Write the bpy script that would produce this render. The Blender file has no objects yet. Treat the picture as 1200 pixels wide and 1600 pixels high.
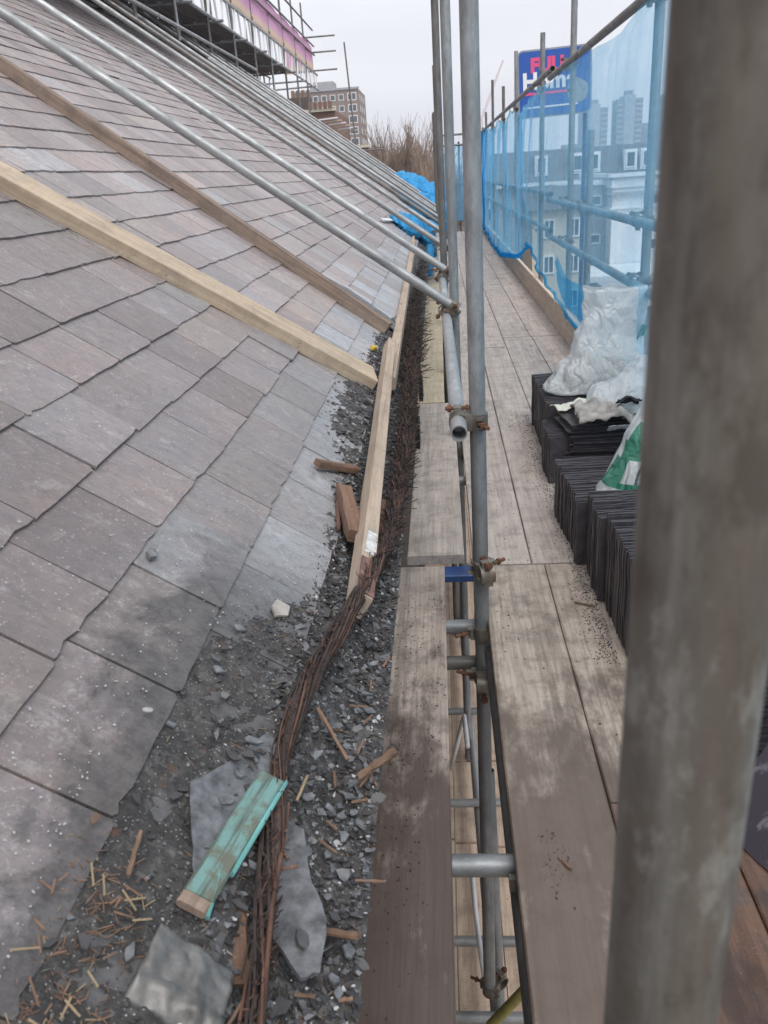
import bpy, bmesh, math, random
from mathutils import Vector, Matrix, noise, Quaternion
random.seed(7)
S = bpy.context.scene
col = S.collection
R = math.radians
V = Vector

# ------------------------------------------------------------------ camera
EYE = V((0, 0, 1.35))
FPX = 1250.0                                   # focal length in pixels of the 1200 x 1600 photo
vf = V((84, 532, -FPX))                        # where the scaffold run vanishes
ny = (FPX * FPX + 84 * 215) / 532.0
Yc = vf.normalized(); Zc = -V((215, -ny, -FPX)).normalized(); Xc = Yc.cross(Zc)
cam = bpy.data.cameras.new("camera"); camo = bpy.data.objects.new("camera", cam); col.objects.link(camo)
camo.matrix_world = Matrix.Translation(EYE) @ Matrix((Xc, Yc, Zc)).to_4x4()
cam.sensor_fit = 'VERTICAL'; cam.sensor_height = 36; cam.lens = 36 * FPX / 1600
cam.clip_start = 0.02; cam.clip_end = 3000
cam.dof.use_dof = True; cam.dof.focus_distance = 2.7; cam.dof.aperture_fstop = 11.0
S.camera = camo
def project(p):
    d = V(p) - EYE
    x, y, z = (Xc[i] for i in range(3)), None, None
    c = V((Xc[0]*d.x + Yc[0]*d.y + Zc[0]*d.z, Xc[1]*d.x + Yc[1]*d.y + Zc[1]*d.z, Xc[2]*d.x + Yc[2]*d.y + Zc[2]*d.z))
    if c.z > -0.05: return None
    return 600 + FPX * c.x / -c.z, 800 - FPX * c.y / -c.z, -c.z

# ------------------------------------------------------------------ world, sun, exposure
SUN_EL, SUN_ROT = R(58), R(150)
W = bpy.data.worlds.new("World"); S.world = W; W.use_nodes = True
nt = W.node_tree; nt.nodes.clear()
def wn(t, **k):
    n = nt.nodes.new(t)
    for a, b in k.items(): setattr(n, a, b)
    return n
sky = wn('ShaderNodeTexSky', sky_type='NISHITA', sun_disc=False, sun_elevation=SUN_EL, sun_rotation=SUN_ROT)
sky.dust_density = 4
tc = wn('ShaderNodeTexCoord'); mp = wn('ShaderNodeMapping'); mp.inputs['Scale'].default_value = (1.2, 1.2, 4.5)
nz = wn('ShaderNodeTexNoise'); nz.inputs['Scale'].default_value = 1.6; nz.inputs['Detail'].default_value = 5
nt.links.new(tc.outputs['Generated'], mp.inputs[0]); nt.links.new(mp.outputs[0], nz.inputs[0])
cr = wn('ShaderNodeValToRGB')
cr.color_ramp.elements[0].position = 0.34; cr.color_ramp.elements[0].color = (5.1, 5.16, 5.65, 1)
cr.color_ramp.elements[1].position = 0.66; cr.color_ramp.elements[1].color = (6.1, 6.15, 6.5, 1)
nt.links.new(nz.outputs[0], cr.inputs[0])
mx = wn('ShaderNodeMixRGB'); mx.inputs[0].default_value = 0.95
nt.links.new(sky.outputs[0], mx.inputs[1]); nt.links.new(cr.outputs[0], mx.inputs[2])
bg = wn('ShaderNodeBackground'); bg.inputs[1].default_value = 0.1
nt.links.new(mx.outputs[0], bg.inputs[0])
wo = wn('ShaderNodeOutputWorld'); nt.links.new(bg.outputs[0], wo.inputs[0])
sl = bpy.data.lights.new("sun", 'SUN'); sl.energy = 1.4; sl.angle = R(40); sl.color = (1, 0.97, 0.93)
so = bpy.data.objects.new("sun", sl); col.objects.link(so)
so.rotation_euler = V((-math.sin(SUN_ROT) * math.cos(SUN_EL), -math.cos(SUN_ROT) * math.cos(SUN_EL), -math.sin(SUN_EL))).to_track_quat('-Z', 'Y').to_euler()
S.view_settings.view_transform = 'Standard'; S.view_settings.look = 'None'
S.view_settings.gamma = 1; S.view_settings.use_curve_mapping = False
S.view_settings.exposure = 0.78
S.cycles.max_bounces = 8; S.cycles.transparent_max_bounces = 24; S.cycles.use_denoising = True

# ------------------------------------------------------------------ material helper
class NT:
    def __init__(s, name):
        s.m = bpy.data.materials.new(name); s.m.use_nodes = True
        s.t = s.m.node_tree; s.t.nodes.clear()
        s.out = s.t.nodes.new('ShaderNodeOutputMaterial')
        s._o = s._g = None
    def n(s, t, **k):
        x = s.t.nodes.new(t)
        for a, b in k.items(): setattr(x, a, b)
        return x
    def l(s, a, b): s.t.links.new(a, b)
    def obj(s):
        if not s._o: s._o = s.n('ShaderNodeTexCoord').outputs['Object']
        return s._o
    def pos(s):
        if not s._g: s._g = s.n('ShaderNodeNewGeometry').outputs['Position']
        return s._g
    def rnd(s): return s.n('ShaderNodeObjectInfo').outputs['Random']
    def noise(s, sc=5, st=(1, 1, 1), det=4, rough=.55, src=None, dist=0, off=None):
        mp = s.n('ShaderNodeMapping'); mp.inputs['Scale'].default_value = st
        s.l(src or s.obj(), mp.inputs[0])
        if off is not None:
            cx = s.n('ShaderNodeCombineXYZ'); mm = s.n('ShaderNodeMath', operation='MULTIPLY'); mm.inputs[1].default_value = 37
            s.l(off, mm.inputs[0])
            for i in range(3): s.l(mm.outputs[0], cx.inputs[i])
            s.l(cx.outputs[0], mp.inputs['Location'])
        x = s.n('ShaderNodeTexNoise'); x.inputs['Scale'].default_value = sc; x.inputs['Detail'].default_value = det
        x.inputs['Roughness'].default_value = rough; x.inputs['Distortion'].default_value = dist
        s.l(mp.outputs[0], x.inputs[0]); return x.outputs[0]
    def vor(s, sc=5, st=(1, 1, 1), src=None, feat='F1'):
        mp = s.n('ShaderNodeMapping'); mp.inputs['Scale'].default_value = st
        s.l(src or s.obj(), mp.inputs[0])
        x = s.n('ShaderNodeTexVoronoi', feature=feat); x.inputs['Scale'].default_value = sc
        s.l(mp.outputs[0], x.inputs[0]); return x.outputs[0]
    def ramp(s, f, stops):
        x = s.n('ShaderNodeValToRGB'); e = x.color_ramp.elements
        while len(e) < len(stops): e.new(.5)
        for i, (p, c) in enumerate(stops):
            e[i].position = p
            e[i].color = (c, c, c, 1) if isinstance(c, (int, float)) else (*c, 1)
        s.l(f, x.inputs[0]); return x.outputs[0]
    def mix(s, f, a, b, mode='MIX'):
        x = s.n('ShaderNodeMixRGB', blend_type=mode)
        for i, v in enumerate((f, a, b)):
            if isinstance(v, (int, float)): x.inputs[i].default_value = v if i == 0 else (v, v, v, 1)
            elif isinstance(v, tuple): x.inputs[i].default_value = (*v, 1)
            else: s.l(v, x.inputs[i])
        return x.outputs[0]
    def math(s, op, a, b=0.0):
        x = s.n('ShaderNodeMath', operation=op)
        for i, v in enumerate((a, b)):
            if isinstance(v, (int, float)): x.inputs[i].default_value = v
            else: s.l(v, x.inputs[i])
        return x.outputs[0]
    def sep(s, src, ax):
        x = s.n('ShaderNodeSeparateXYZ'); s.l(src, x.inputs[0]); return x.outputs[ax]
    def bump(s, h, st=.3, d=.002, nrm=None):
        x = s.n('ShaderNodeBump'); x.inputs['Strength'].default_value = st; x.inputs['Distance'].default_value = d
        s.l(h, x.inputs['Height'])
        if nrm: s.l(nrm, x.inputs['Normal'])
        return x.outputs[0]
    def pr(s, c, rough=.6, metal=0, nrm=None, spec=.5, coat=0):
        x = s.n('ShaderNodeBsdfPrincipled')
        for k, v in (('Base Color', c), ('Roughness', rough), ('Metallic', metal), ('Specular IOR Level', spec), ('Coat Weight', coat)):
            if isinstance(v, tuple): x.inputs[k].default_value = (*v, 1)
            elif isinstance(v, (int, float)): x.inputs[k].default_value = v if k != 'Base Color' else (v, v, v, 1)
            else: s.l(v, x.inputs[k])
        if nrm: s.l(nrm, x.inputs['Normal'])
        return x.outputs[0]
    def done(s, sh): s.l(sh, s.out.inputs[0]); return s.m

def mat_galv(name, base=(.30, .32, .33), dark=(.14, .145, .15), rust=.0, metal=.45, speck=.2, streak=1.):
    t = NT(name); r = t.rnd()
    a = t.noise(26, (.35, 1, 1), 6, .65, off=r); b = t.noise(5, (.25, 1, 1), 3, off=r)
    c = t.ramp(a, [(.3, dark), (.62, base)])
    c = t.mix(t.ramp(b, [(.42, 0.), (.62, .55)]), c, tuple(x * .55 for x in base))
    sp = t.noise(190, (.5, 1, 1), 2, off=r)
    c = t.mix(t.ramp(sp, [(.6, 0.), (.72, speck)]), c, (.5, .5, .48))
    if streak > 1:
        s5 = t.noise(60, (.05, 1, 1), 5, .6, off=r); c = t.mix(t.ramp(s5, [(.4, .5), (.6, 0.)]), c, (.13, .10, .075)); c = t.mix(t.ramp(s5, [(.55, 0.), (.7, .35)]), c, (.33, .33, .30)); s6 = t.noise(30, (.45, 1, 1), 6, .75, off=r); c = t.mix(t.ramp(s6, [(.54, 0.), (.64, .55)]), c, (.36, .36, .33)); c = t.mix(t.ramp(s6, [(.36, .6), (.46, 0.)]), c, (.075, .06, .048))
    rm = t.ramp(t.noise(11, (.5, 1, 1), 5, .7, off=r), [(.62 - rust * .2, 0.), (.72 - rust * .12, min(1, .4 + rust))])
    c = t.mix(rm, c, (.15, .085, .05))
    br = t.mix(1.0, c, t.ramp(r, [(0, .8), (1, 1.15)]), 'MULTIPLY')
    return t.done(t.pr(br, t.ramp(a, [(.3, .62), (.7, .42)]), metal, t.bump(sp, .12, .001)))

def mat_wood(name, base, grain, wet=None, wetamt=0., rough=.75, knots=True, gs=1., dirt=.4, wetline=None):
    """grain runs along the local x axis"""
    t = NT(name); r = t.rnd()
    wr = t.noise(1.3, (.6, 3, 3), 2, off=r)
    g1 = t.noise(34 * gs, (.035, 1, 1), 5, .6, off=r, dist=.6)
    g2 = t.noise(110 * gs, (.055, 1, 1), 3, .6, off=r)
    c = t.ramp(g1, [(.32, grain), (.52, base), (.75, tuple(min(1, x * 1.12) for x in base))])
    c = t.mix(t.ramp(g2, [(.36, .42), (.55, 0.)]), c, tuple(x * .6 for x in grain))
    c = t.mix(t.ramp(wr, [(.35, .0), (.7, .35)]), c, tuple(x * .75 for x in base))
    if knots:
        k = t.vor(2.6, (.7, 2.2, 2.2)); c = t.mix(t.ramp(k, [(.035, .85), (.075, 0.)]), c, tuple(x * .35 for x in grain))
    # handling dirt, slate dust and nicks
    d = t.noise(9, det=6, rough=.7, src=t.pos()); c = t.mix(t.ramp(d, [(.48, 0.), (.66, dirt)]), c, (.11, .092, .082))
    d2 = t.noise(2.4, (1.4, 1, 1), 7, .72, src=t.pos(), dist=.6); c = t.mix(t.ramp(d2, [(.55, 0.), (.68, dirt * 1.2)]), c, (.15, .125, .112))
    sw = t.noise(60, (1, .06, .06), 3, .6, off=r); c = t.mix(t.ramp(sw, [(.5, 0.), (.66, .16)]), c, tuple(x * .55 for x in base))
    nk = t.noise(75, (.5, 1, 1), 3, .7, src=t.pos()); c = t.mix(t.ramp(nk, [(.66, 0.), (.73, .75)]), c, (.07, .055, .045))
    du = t.noise(160, det=2, src=t.pos()); c = t.mix(t.ramp(du, [(.64, 0.), (.72, .35)]), c, (.42, .41, .40))
    ro = rough
    if wet is not None:
        w = t.noise(4.6, (1.7, .7, 1), 9, .72, src=t.pos(), dist=.15)
        if wetline:                                   # soaked near end of the walkway
            y = t.sep(t.pos(), 1)
            ws = t.math('MULTIPLY', t.math('SUBTRACT', wetline, y), .38)
            ws = t.math('MINIMUM', t.math('MAXIMUM', ws, -.25), .22)
            w = t.math('ADD', w, ws)
        wm = t.ramp(w, [(.50, 0.), (.575, wetamt * .6), (.66, wetamt)])
        c = t.mix(wm, c, wet); ro = t.mix(wm, rough, .3)
    return t.done(t.pr(c, ro, 0, t.bump(g2, .5, .0015, t.bump(g1, .35, .002)), spec=.4))

def mat_plain(name, c, rough=.7, metal=0, var=.25, sc=8, bump=.2, spec=.5):
    t = NT(name); a = t.noise(sc, det=5, rough=.65, off=t.rnd())
    cc = t.mix(t.ramp(a, [(.3, 0.), (.75, 1.)]), tuple(x * (1 - var) for x in c), tuple(min(1, x * (1 + var)) for x in c))
    return t.done(t.pr(cc, rough, metal, t.bump(a, bump, .003), spec=spec))

def mat_slate(name, field=True):
    t = NT(name)
    if field:
        at = t.n('ShaderNodeAttribute', attribute_name='tone'); tone = t.sep(at.outputs['Color'], 0); tone2 = t.sep(at.outputs['Color'], 1)
    else:
        tone = t.rnd(); tone2 = t.rnd()
    P = t.pos()
    c = t.ramp(tone, [(0, (.172, .143, .138)), (.25, (.200, .165, .159)), (.45, (.188, .174, .174)), (.62, (.215, .178, .162)), (.8, (.208, .201, .200)), (.93, (.235, .243, .255)), (1, (.26, .272, .29))])
    ts = t.math('MULTIPLY', tone2, 9.)
    off = t.n('ShaderNodeCombineXYZ'); t.l(ts, off.inputs[1]); t.l(ts, off.inputs[2])
    va = t.n('ShaderNodeVectorMath', operation='ADD'); t.l(P, va.inputs[0]); t.l(off.outputs[0], va.inputs[1]); Q = va.outputs[0]
    st = t.noise(7, (.85, 2.6, .85), 7, .7, src=Q, dist=1.2)                     # streaks that run down each slate
    c = t.mix(t.ramp(st, [(.34, .6), (.56, 0.)]), c, (.11, .10, .108))
    s2 = t.noise(19, (.8, 3.2, .8), 6, .72, src=Q, dist=.5)
    c = t.mix(t.ramp(s2, [(.52, 0.), (.74, .42)]), c, (.33, .305, .29))
    s3 = t.noise(4.2, (1, 1, 1), 4, src=Q); c = t.mix(t.ramp(s3, [(.5, 0.), (.7, .4)]), c, (.165, .17, .185))
    s4 = t.noise(3., (1, 1, 1), 5, src=Q); c = t.mix(t.ramp(s4, [(.56, 0.), (.7, .4)]), c, (.26, .19, .155))
    wp = t.noise(11, det=8, rough=.8, src=P, dist=1.4); c = t.mix(t.ramp(wp, [(.56, 0.), (.66, .38)]), c, (.42, .40, .395))
    gm = t.noise(38, det=6, rough=.8, src=P); c = t.mix(t.ramp(gm, [(.36, .5), (.5, 0.)]), c, (.10, .095, .095))
    v = t.noise(150, (1, 1, 1), 3, .75, src=P); c = t.mix(t.ramp(v, [(.62, 0.), (.70, .6)]), c, (.50, .49, .49))
    v2 = t.vor(70, (1, 1, 1), src=P); sz = t.noise(20, src=P); vm = t.math('SUBTRACT', v2, t.math('MULTIPLY', t.math('SUBTRACT', sz, .48), .9))
    c = t.mix(t.ramp(vm, [(.02, .4), (.06, 0.)]), c, (.52, .5, .5))
    c = t.mix(1.0, c, t.ramp(tone2, [(0, .84), (1, 1.18)]), 'MULTIPLY')
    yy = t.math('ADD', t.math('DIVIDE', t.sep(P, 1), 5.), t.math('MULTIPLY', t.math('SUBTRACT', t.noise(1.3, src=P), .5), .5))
    c = t.mix(1.0, c, t.ramp(yy, [(.18, .92), (.75, 1.6)]), 'MULTIPLY')      # damp near the camera; sky glare painted in as paler slate further along
    # silt wash and damp stain left on the slates above the choked gutter
    X_ = t.sep(P, 0); nb = t.noise(5.5, det=7, rough=.68, src=P, dist=.5)
    yf = t.ramp(t.math('DIVIDE', t.sep(P, 1), 3.), [(.40, 1.), (.52, 0.)])
    sx = t.math('ADD', X_, t.math('MULTIPLY', t.math('SUBTRACT', nb, .5), .34))
    lime = t.ramp(t.math('ADD', sx, 1.), [(.45, 0.), (.51, 1.), (.55, 0.)]); lm = t.ramp(t.noise(34, det=7, rough=.8, src=P), [(.50, 0.), (.64, .5)])
    c = t.mix(t.math('MULTIPLY', t.math('MULTIPLY', lime, lm), yf), c, (.44, .43, .425))
    wet = t.math('MULTIPLY', t.ramp(t.math('ADD', sx, 1.), [(.525, 0.), (.56, .85)]), yf)
    c = t.mix(wet, c, t.mix(t.ramp(gm, [(.4, 0.), (.6, 1.)]), (.034, .031, .030), (.088, .083, .080)))
    rg = t.mix(wet, t.ramp(st, [(.35, .42), (.65, .6)]), .3)
    bm = t.bump(s2, .35, .002, t.bump(st, .4, .004))
    bm = t.bump(v, .25, .001, bm)
    return t.done(t.pr(c, rg, 0, bm, spec=.7))

def mat_brick(name, a, b, mortar=(.35, .33, .3), sc=1., axes='XZ'):
    t = NT(name); P = t.pos()
    x = t.n('ShaderNodeCombineXYZ'); s = t.n('ShaderNodeSeparateXYZ'); t.l(P, s.inputs[0])
    sm = t.math('ADD', s.outputs[0], s.outputs[1])
    t.l(sm, x.inputs[0]); t.l(s.outputs[2], x.inputs[1])
    bk = t.n('ShaderNodeTexBrick'); bk.inputs['Scale'].default_value = 4.4 * sc; bk.inputs['Color1'].default_value = (*a, 1); bk.inputs['Color2'].default_value = (*b, 1)
    bk.inputs['Mortar'].default_value = (*mortar, 1); bk.inputs['Mortar Size'].default_value = .02
    t.l(x.outputs[0], bk.inputs['Vector'])
    n = t.noise(.7, det=5, src=P); c = t.mix(t.ramp(n, [(.35, .4), (.7, 0.)]), bk.outputs[0], tuple(q * .6 for q in a))
    return t.done(t.pr(c, .85))

def mat_net(name, c=(.30, .68, .98), tint=(.80, .93, 1.), fac=.42):
    t = NT(name); P = t.obj()
    tr = t.n('ShaderNodeBsdfTransparent'); tr.inputs[0].default_value = (*tint, 1)
    df = t.n('ShaderNodeBsdfDiffuse'); df.inputs[0].default_value = (*c, 1)
    tl = t.n('ShaderNodeBsdfTranslucent'); tl.inputs[0].default_value = (*c, 1)
    m1 = t.n('ShaderNodeMixShader'); m1.inputs[0].default_value = .5; t.l(df.outputs[0], m1.inputs[1]); t.l(tl.outputs[0], m1.inputs[2])
    w0 = t.noise(3.2, (1, 1, .35), 5, .6, src=t.pos()); wv = t.noise(30, (1, 1, .04), 3, .6, src=t.pos()); wh = t.noise(30, (1, .04, 1), 2, .6, src=t.pos())
    w = t.math('ADD', w0, t.math('MULTIPLY', t.math('SUBTRACT', t.math('ADD', wv, wh), 1.), .28))
    f = t.ramp(w, [(.3, max(0, fac - .12)), (.7, min(1, fac + .14))])
    m2 = t.n('ShaderNodeMixShader'); t.l(f, m2.inputs[0]); t.l(tr.outputs[0], m2.inputs[1]); t.l(m1.outputs[0], m2.inputs[2])
    return t.done(m2.outputs[0])

def mat_plastic(name, c, fac=.6, rough=.3):
    t = NT(name)
    tr = t.n('ShaderNodeBsdfTransparent'); tr.inputs[0].default_value = (.93, .95, .96, 1)
    nv = t.n('ShaderNodeTexNoise'); nv.inputs['Scale'].default_value = 5; t.l(t.pos(), nv.inputs[0])
    vs_ = t.n('ShaderNodeVectorMath', operation='SCALE'); vs_.inputs[3].default_value = .22; t.l(nv.outputs[1], vs_.inputs[0])
    va_ = t.n('ShaderNodeVectorMath', operation='ADD'); t.l(t.pos(), va_.inputs[0]); t.l(vs_.outputs[0], va_.inputs[1])
    e1 = t.vor(9, (1, 1, .5), src=va_.outputs[0], feat='DISTANCE_TO_EDGE'); e2 = t.vor(26, (1, 1, .45), src=va_.outputs[0], feat='DISTANCE_TO_EDGE')
    n = t.noise(9, det=5, rough=.65, src=t.pos(), dist=1.); hh = t.math('ADD', t.math('MULTIPLY', e1, 1.6), t.math('MULTIPLY', e2, .6))
    p = t.pr(c, rough, 0, t.bump(hh, .65, .035, t.bump(n, .5, .02)), spec=.8)
    tl = t.n('ShaderNodeBsdfTranslucent'); tl.inputs[0].default_value = (*c, 1)
    m1 = t.n('ShaderNodeMixShader'); m1.inputs[0].default_value = .35; t.l(p, m1.inputs[1]); t.l(tl.outputs[0], m1.inputs[2])
    m2 = t.n('ShaderNodeMixShader'); t.l(t.ramp(n, [(.3, fac - .08), (.7, min(1, fac + .1))]), m2.inputs[0]); t.l(tr.outputs[0], m2.inputs[1]); t.l(m1.outputs[0], m2.inputs[2])
    return t.done(m2.outputs[0])

def mat_debris(name):
    t = NT(name); P = t.pos()
    a = t.noise(16, det=8, rough=.72, src=P); b = t.noise(70, det=5, rough=.7, src=P)
    c = t.ramp(a, [(.33, (.018, .017, .016)), (.5, (.050, .047, .045)), (.68, (.115, .11, .105))])
    c = t.mix(t.ramp(b, [(.52, 0.), (.70, .6)]), c, (.19, .185, .185))
    v = t.vor(150, src=P); c = t.mix(t.ramp(v, [(.1, .7), (.2, 0.)]), c, (.42, .41, .41))
    r = t.noise(30, det=4, src=P); c = t.mix(t.ramp(r, [(.66, 0.), (.72, .6)]), c, (.13, .06, .03))
    return t.done(t.pr(c, t.ramp(a, [(.35, .35), (.6, .8)]), 0, t.bump(b, .8, .006, t.bump(a, .8, .012)), spec=.5))

M = {}
M['galv'] = mat_galv('galvanised tube', (.36, .38, .39), (.18, .185, .19))
M['galv_pale'] = mat_galv('pale galvanised tube', (.42, .435, .44), (.24, .25, .255))
M['galv_dull'] = mat_galv('dull weathered tube', (.24, .235, .225), (.12, .115, .11), rust=.25, metal=.3)
M['galv_near'] = mat_galv('near brownish tube', (.20, .19, .168), (.085, .072, .06), rust=-.3, metal=.4, speck=.08, streak=2.)
M['coupler'] = mat_galv('coupler steel', (.30, .28, .24), (.12, .10, .08), rust=.5, metal=.5)
M['rust'] = mat_plain('rusty bolt', (.16, .075, .045), .85, .2, .4, 60, .5)
M['yellow_tube'] = mat_plain('dirty yellow tube', (.30, .27, .09), .6, 0, .4, 14)
M['board'] = mat_wood('weathered scaffold board', (.48, .405, .34), (.28, .225, .18), wet=(.12, .085, .066), wetamt=.88, dirt=.62, wetline=1.95)
M['board_dark'] = mat_wood('soaked scaffold board', (.47, .395, .34), (.28, .225, .19), wet=(.088, .064, .055), wetamt=.92, dirt=.6, wetline=1.95)
M['board_far'] = mat_wood('greyed scaffold board', (.56, .485, .43), (.41, .345, .30), wet=(.34, .285, .245), wetamt=.5, dirt=.42)
M['board_new'] = mat_wood('yellowish new scaffold board', (.60, .51, .37), (.50, .41, .28), dirt=.25)
M['board_low'] = mat_wood('dry board of the lift below', (.78, .62, .48), (.62, .46, .34), dirt=.3)
M['board_red'] = mat_wood('reddish wet board', (.21, .115, .075), (.12, .065, .042), wet=(.05, .033, .026), wetamt=.8, rough=.4, dirt=.7, wetline=1.2)
M['toe'] = mat_wood('toe board', (.64, .53, .43), (.52, .42, .33), dirt=.2)
M['timber_new'] = mat_wood('pale new timber', (.52, .42, .31), (.40, .305, .215), dirt=.3, gs=.8)
M['timber_old'] = mat_wood('brown weathered timber', (.30, .225, .175), (.15, .11, .085), dirt=.5, gs=.8)
M['timber_fascia'] = mat_wood('sawn batten', (.50, .40, .31), (.36, .28, .21), dirt=.25, gs=.8)
M['wood_bit'] = mat_wood('broken wood', (.22, .13, .085), (.11, .065, .045), dirt=.4, knots=False)
M['splinter'] = mat_plain('fresh orange splinter', (.185, .115, .075), .7, 0, .45, 20)
M['splinter_pale'] = mat_plain('pale splinter', (.28, .215, .13), .7, 0, .35, 20)
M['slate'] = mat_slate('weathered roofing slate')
M['slate_new'] = mat_plain('stacked black slate', (.062, .055, .062), .42, 0, .45, 30, .5, .6)
t_ = NT('damp mottled slate'); a_ = t_.noise(9, (1, 1, 1), 6, .7, dist=1.)
M['slate_mottled'] = t_.done(t_.pr(t_.ramp(a_, [(.5, (.062, .052, .066)), (.56, (.19, .175, .2))]), .4, 0, t_.bump(a_, .3, .002)))
M['chip'] = mat_plain('slate chip', (.135, .14, .148), .5, 0, .65, 40, .5)
M['chip_dark'] = mat_plain('dark slate chip', (.05, .048, .05), .5, 0, .5, 12)
M['chip_pale'] = mat_plain('pale lime flake', (.42, .42, .43), .8, 0, .25, 12)
M['lead'] = mat_plain('dull lead sheet', (.16, .157, .15), .45, .4, .55, 22, .3)
M['debris'] = mat_debris('gutter dirt')
M['gutter'] = mat_plain('black cast gutter', (.022, .022, .024), .5, .2, .4, 14)
M['wire'] = mat_plain('rusty brown wire', (.050, .036, .032), .8, .1, .5, 30, .3)
M['wire_red'] = mat_plain('orange brown strand', (.12, .060, .040), .8, 0, .5, 30, .3)
M['stick'] = mat_plain('smooth brown stick', (.085, .05, .04), .45, 0, .3, 25)
t_ = NT('peeling turquoise paint'); a_ = t_.noise(120, (.05, 1, 1), 5, .65); b_ = t_.noise(26, det=7, rough=.7)
c_ = t_.mix(t_.ramp(a_, [(.42, .85), (.55, 0.)]), (.15, .28, .26), (.06, .07, .05)); c_ = t_.mix(t_.ramp(b_, [(.47, 0.), (.60, .85)]), c_, (.12, .11, .075))
M['turquoise'] = t_.done(t_.pr(c_, .6, 0, t_.bump(a_, .5, .002)))
M['turq_edge'] = mat_plain('bright turquoise edge', (.17, .42, .40), .5)
M['bluesteel'] = mat_plain('blue painted steel', (.03, .075, .22), .5, .1, .35, 18)
M['net'] = mat_net('blue debris netting')
M['net_fold'] = mat_net('folded blue netting', (.035, .42, .74), (.3, .7, .92), .45)
M['tarp'] = mat_plain('bundled blue netting', (.015, .26, .55), .6, 0, .4, 18, .6)
M['yellow'] = mat_plain('yellow block', (.60, .42, .05), .6)
M['white'] = mat_plain('white plastic', (.74, .76, .79), .45, 0, .08)
M['whitepaint'] = mat_plain('whitewashed end grain', (.56, .55, .53), .7, 0, .45, 60)
M['redpaint'] = mat_plain('faded red paint', (.20, .11, .095), .75, 0, .75, 60)
M['bag'] = mat_plastic('cloudy polythene', (.92, .94, .93), .72)
M['bag_green'] = mat_plastic('green printed polythene', (.05, .30, .19), .92)
M['bag_ink'] = mat_plastic('white print', (.85, .88, .86), .95)
M['bag_dark'] = mat_plastic('dark print', (.04, .1, .08), .95)
M['rubble'] = mat_plain('rubble in bag', (.13, .125, .12), .8, 0, .6, 25, .6)
M['sack'] = mat_plain('crumpled cement sack', (.36, .33, .30), .7, 0, .4, 22, .5)
M['paper'] = mat_plain('off white paper', (.66, .66, .56), .6, 0, .15)
M['black'] = mat_plain('black cloth', (.015, .015, .017), .9)
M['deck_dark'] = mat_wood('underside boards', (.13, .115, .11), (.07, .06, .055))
t_ = NT('pink and peach sheeting'); z_ = t_.sep(t_.pos(), 2); n_ = t_.noise(1.2, (1, 1, 1), 4, src=t_.pos())
zz_ = t_.math('ADD', z_, t_.math('MULTIPLY', n_, .12))
c_ = t_.ramp(t_.math('MULTIPLY', t_.math('SUBTRACT', zz_, 4.4), .5), [(.12, (.72, .53, .41)), (.16, (.72, .36, .58))])
M['pink'] = t_.done(t_.pr(c_, .6))
M['brick_brown'] = mat_brick('brown brick tower', (.28, .195, .16), (.22, .155, .13), (.28, .25, .23), .5)
M['brick_red'] = mat_brick('red brown brick', (.26, .13, .09), (.2, .10, .075), (.3, .27, .24), 1)
M['brick_dark'] = mat_brick('sooty brick wall', (.10, .075, .06), (.08, .06, .05), (.13, .12, .11), 1)
M['cream'] = mat_plain('cream render', (.58, .52, .42), .8, 0, .1, 2)
M['white_wall'] = mat_plain('white render', (.76, .77, .79), .75, 0, .06, 1)
M['grey_wall'] = mat_plain('grey render', (.36, .37, .39), .8, 0, .12, 1)
M['roof_slate'] = mat_plain('far slate roof', (.10, .10, .115), .6, 0, .3, 3)
M['frame'] = mat_plain('white window frame', (.8, .8, .8), .5, 0, .04)
M['glass'] = mat_plain('dark window glass', (.07, .08, .095), .12, 0, .3, .4, 0)
M['tower_pale'] = mat_plain('pale tower cladding', (.46, .48, .52), .7, 0, .1, .3)
M['tower_dark'] = mat_plain('grey tower flank', (.24, .26, .31), .7, 0, .2, .3)
M['asphalt'] = mat_plain('asphalt', (.055, .055, .058), .85, 0, .25, .8)
M['pave'] = mat_plain('paving', (.30, .29, .28), .85, 0, .2, 1.5)
M['land'] = mat_plain('far ground', (.12, .12, .105), .9, 0, .4, .05)
M['twig'] = mat_plain('bare brown twigs', (.27, .20, .155), .9, 0, .35, 3)
M['sign_blue'] = mat_plain('sign blue', (.02, .10, .42), .4, 0, .08)
M['sign_pink'] = mat_plain('sign pink', (.80, .09, .25), .5, 0, .05)
M['sign_white'] = mat_plain('sign white', (.85, .86, .88), .5, 0, .05)
M['sign_grey'] = mat_plain('sign back grey', (.32, .34, .38), .5)
M['crane'] = mat_plain('crane red', (.62, .30, .28), .6)
M['chimney'] = mat_plain('clay pot', (.25, .14, .10), .8)

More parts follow.
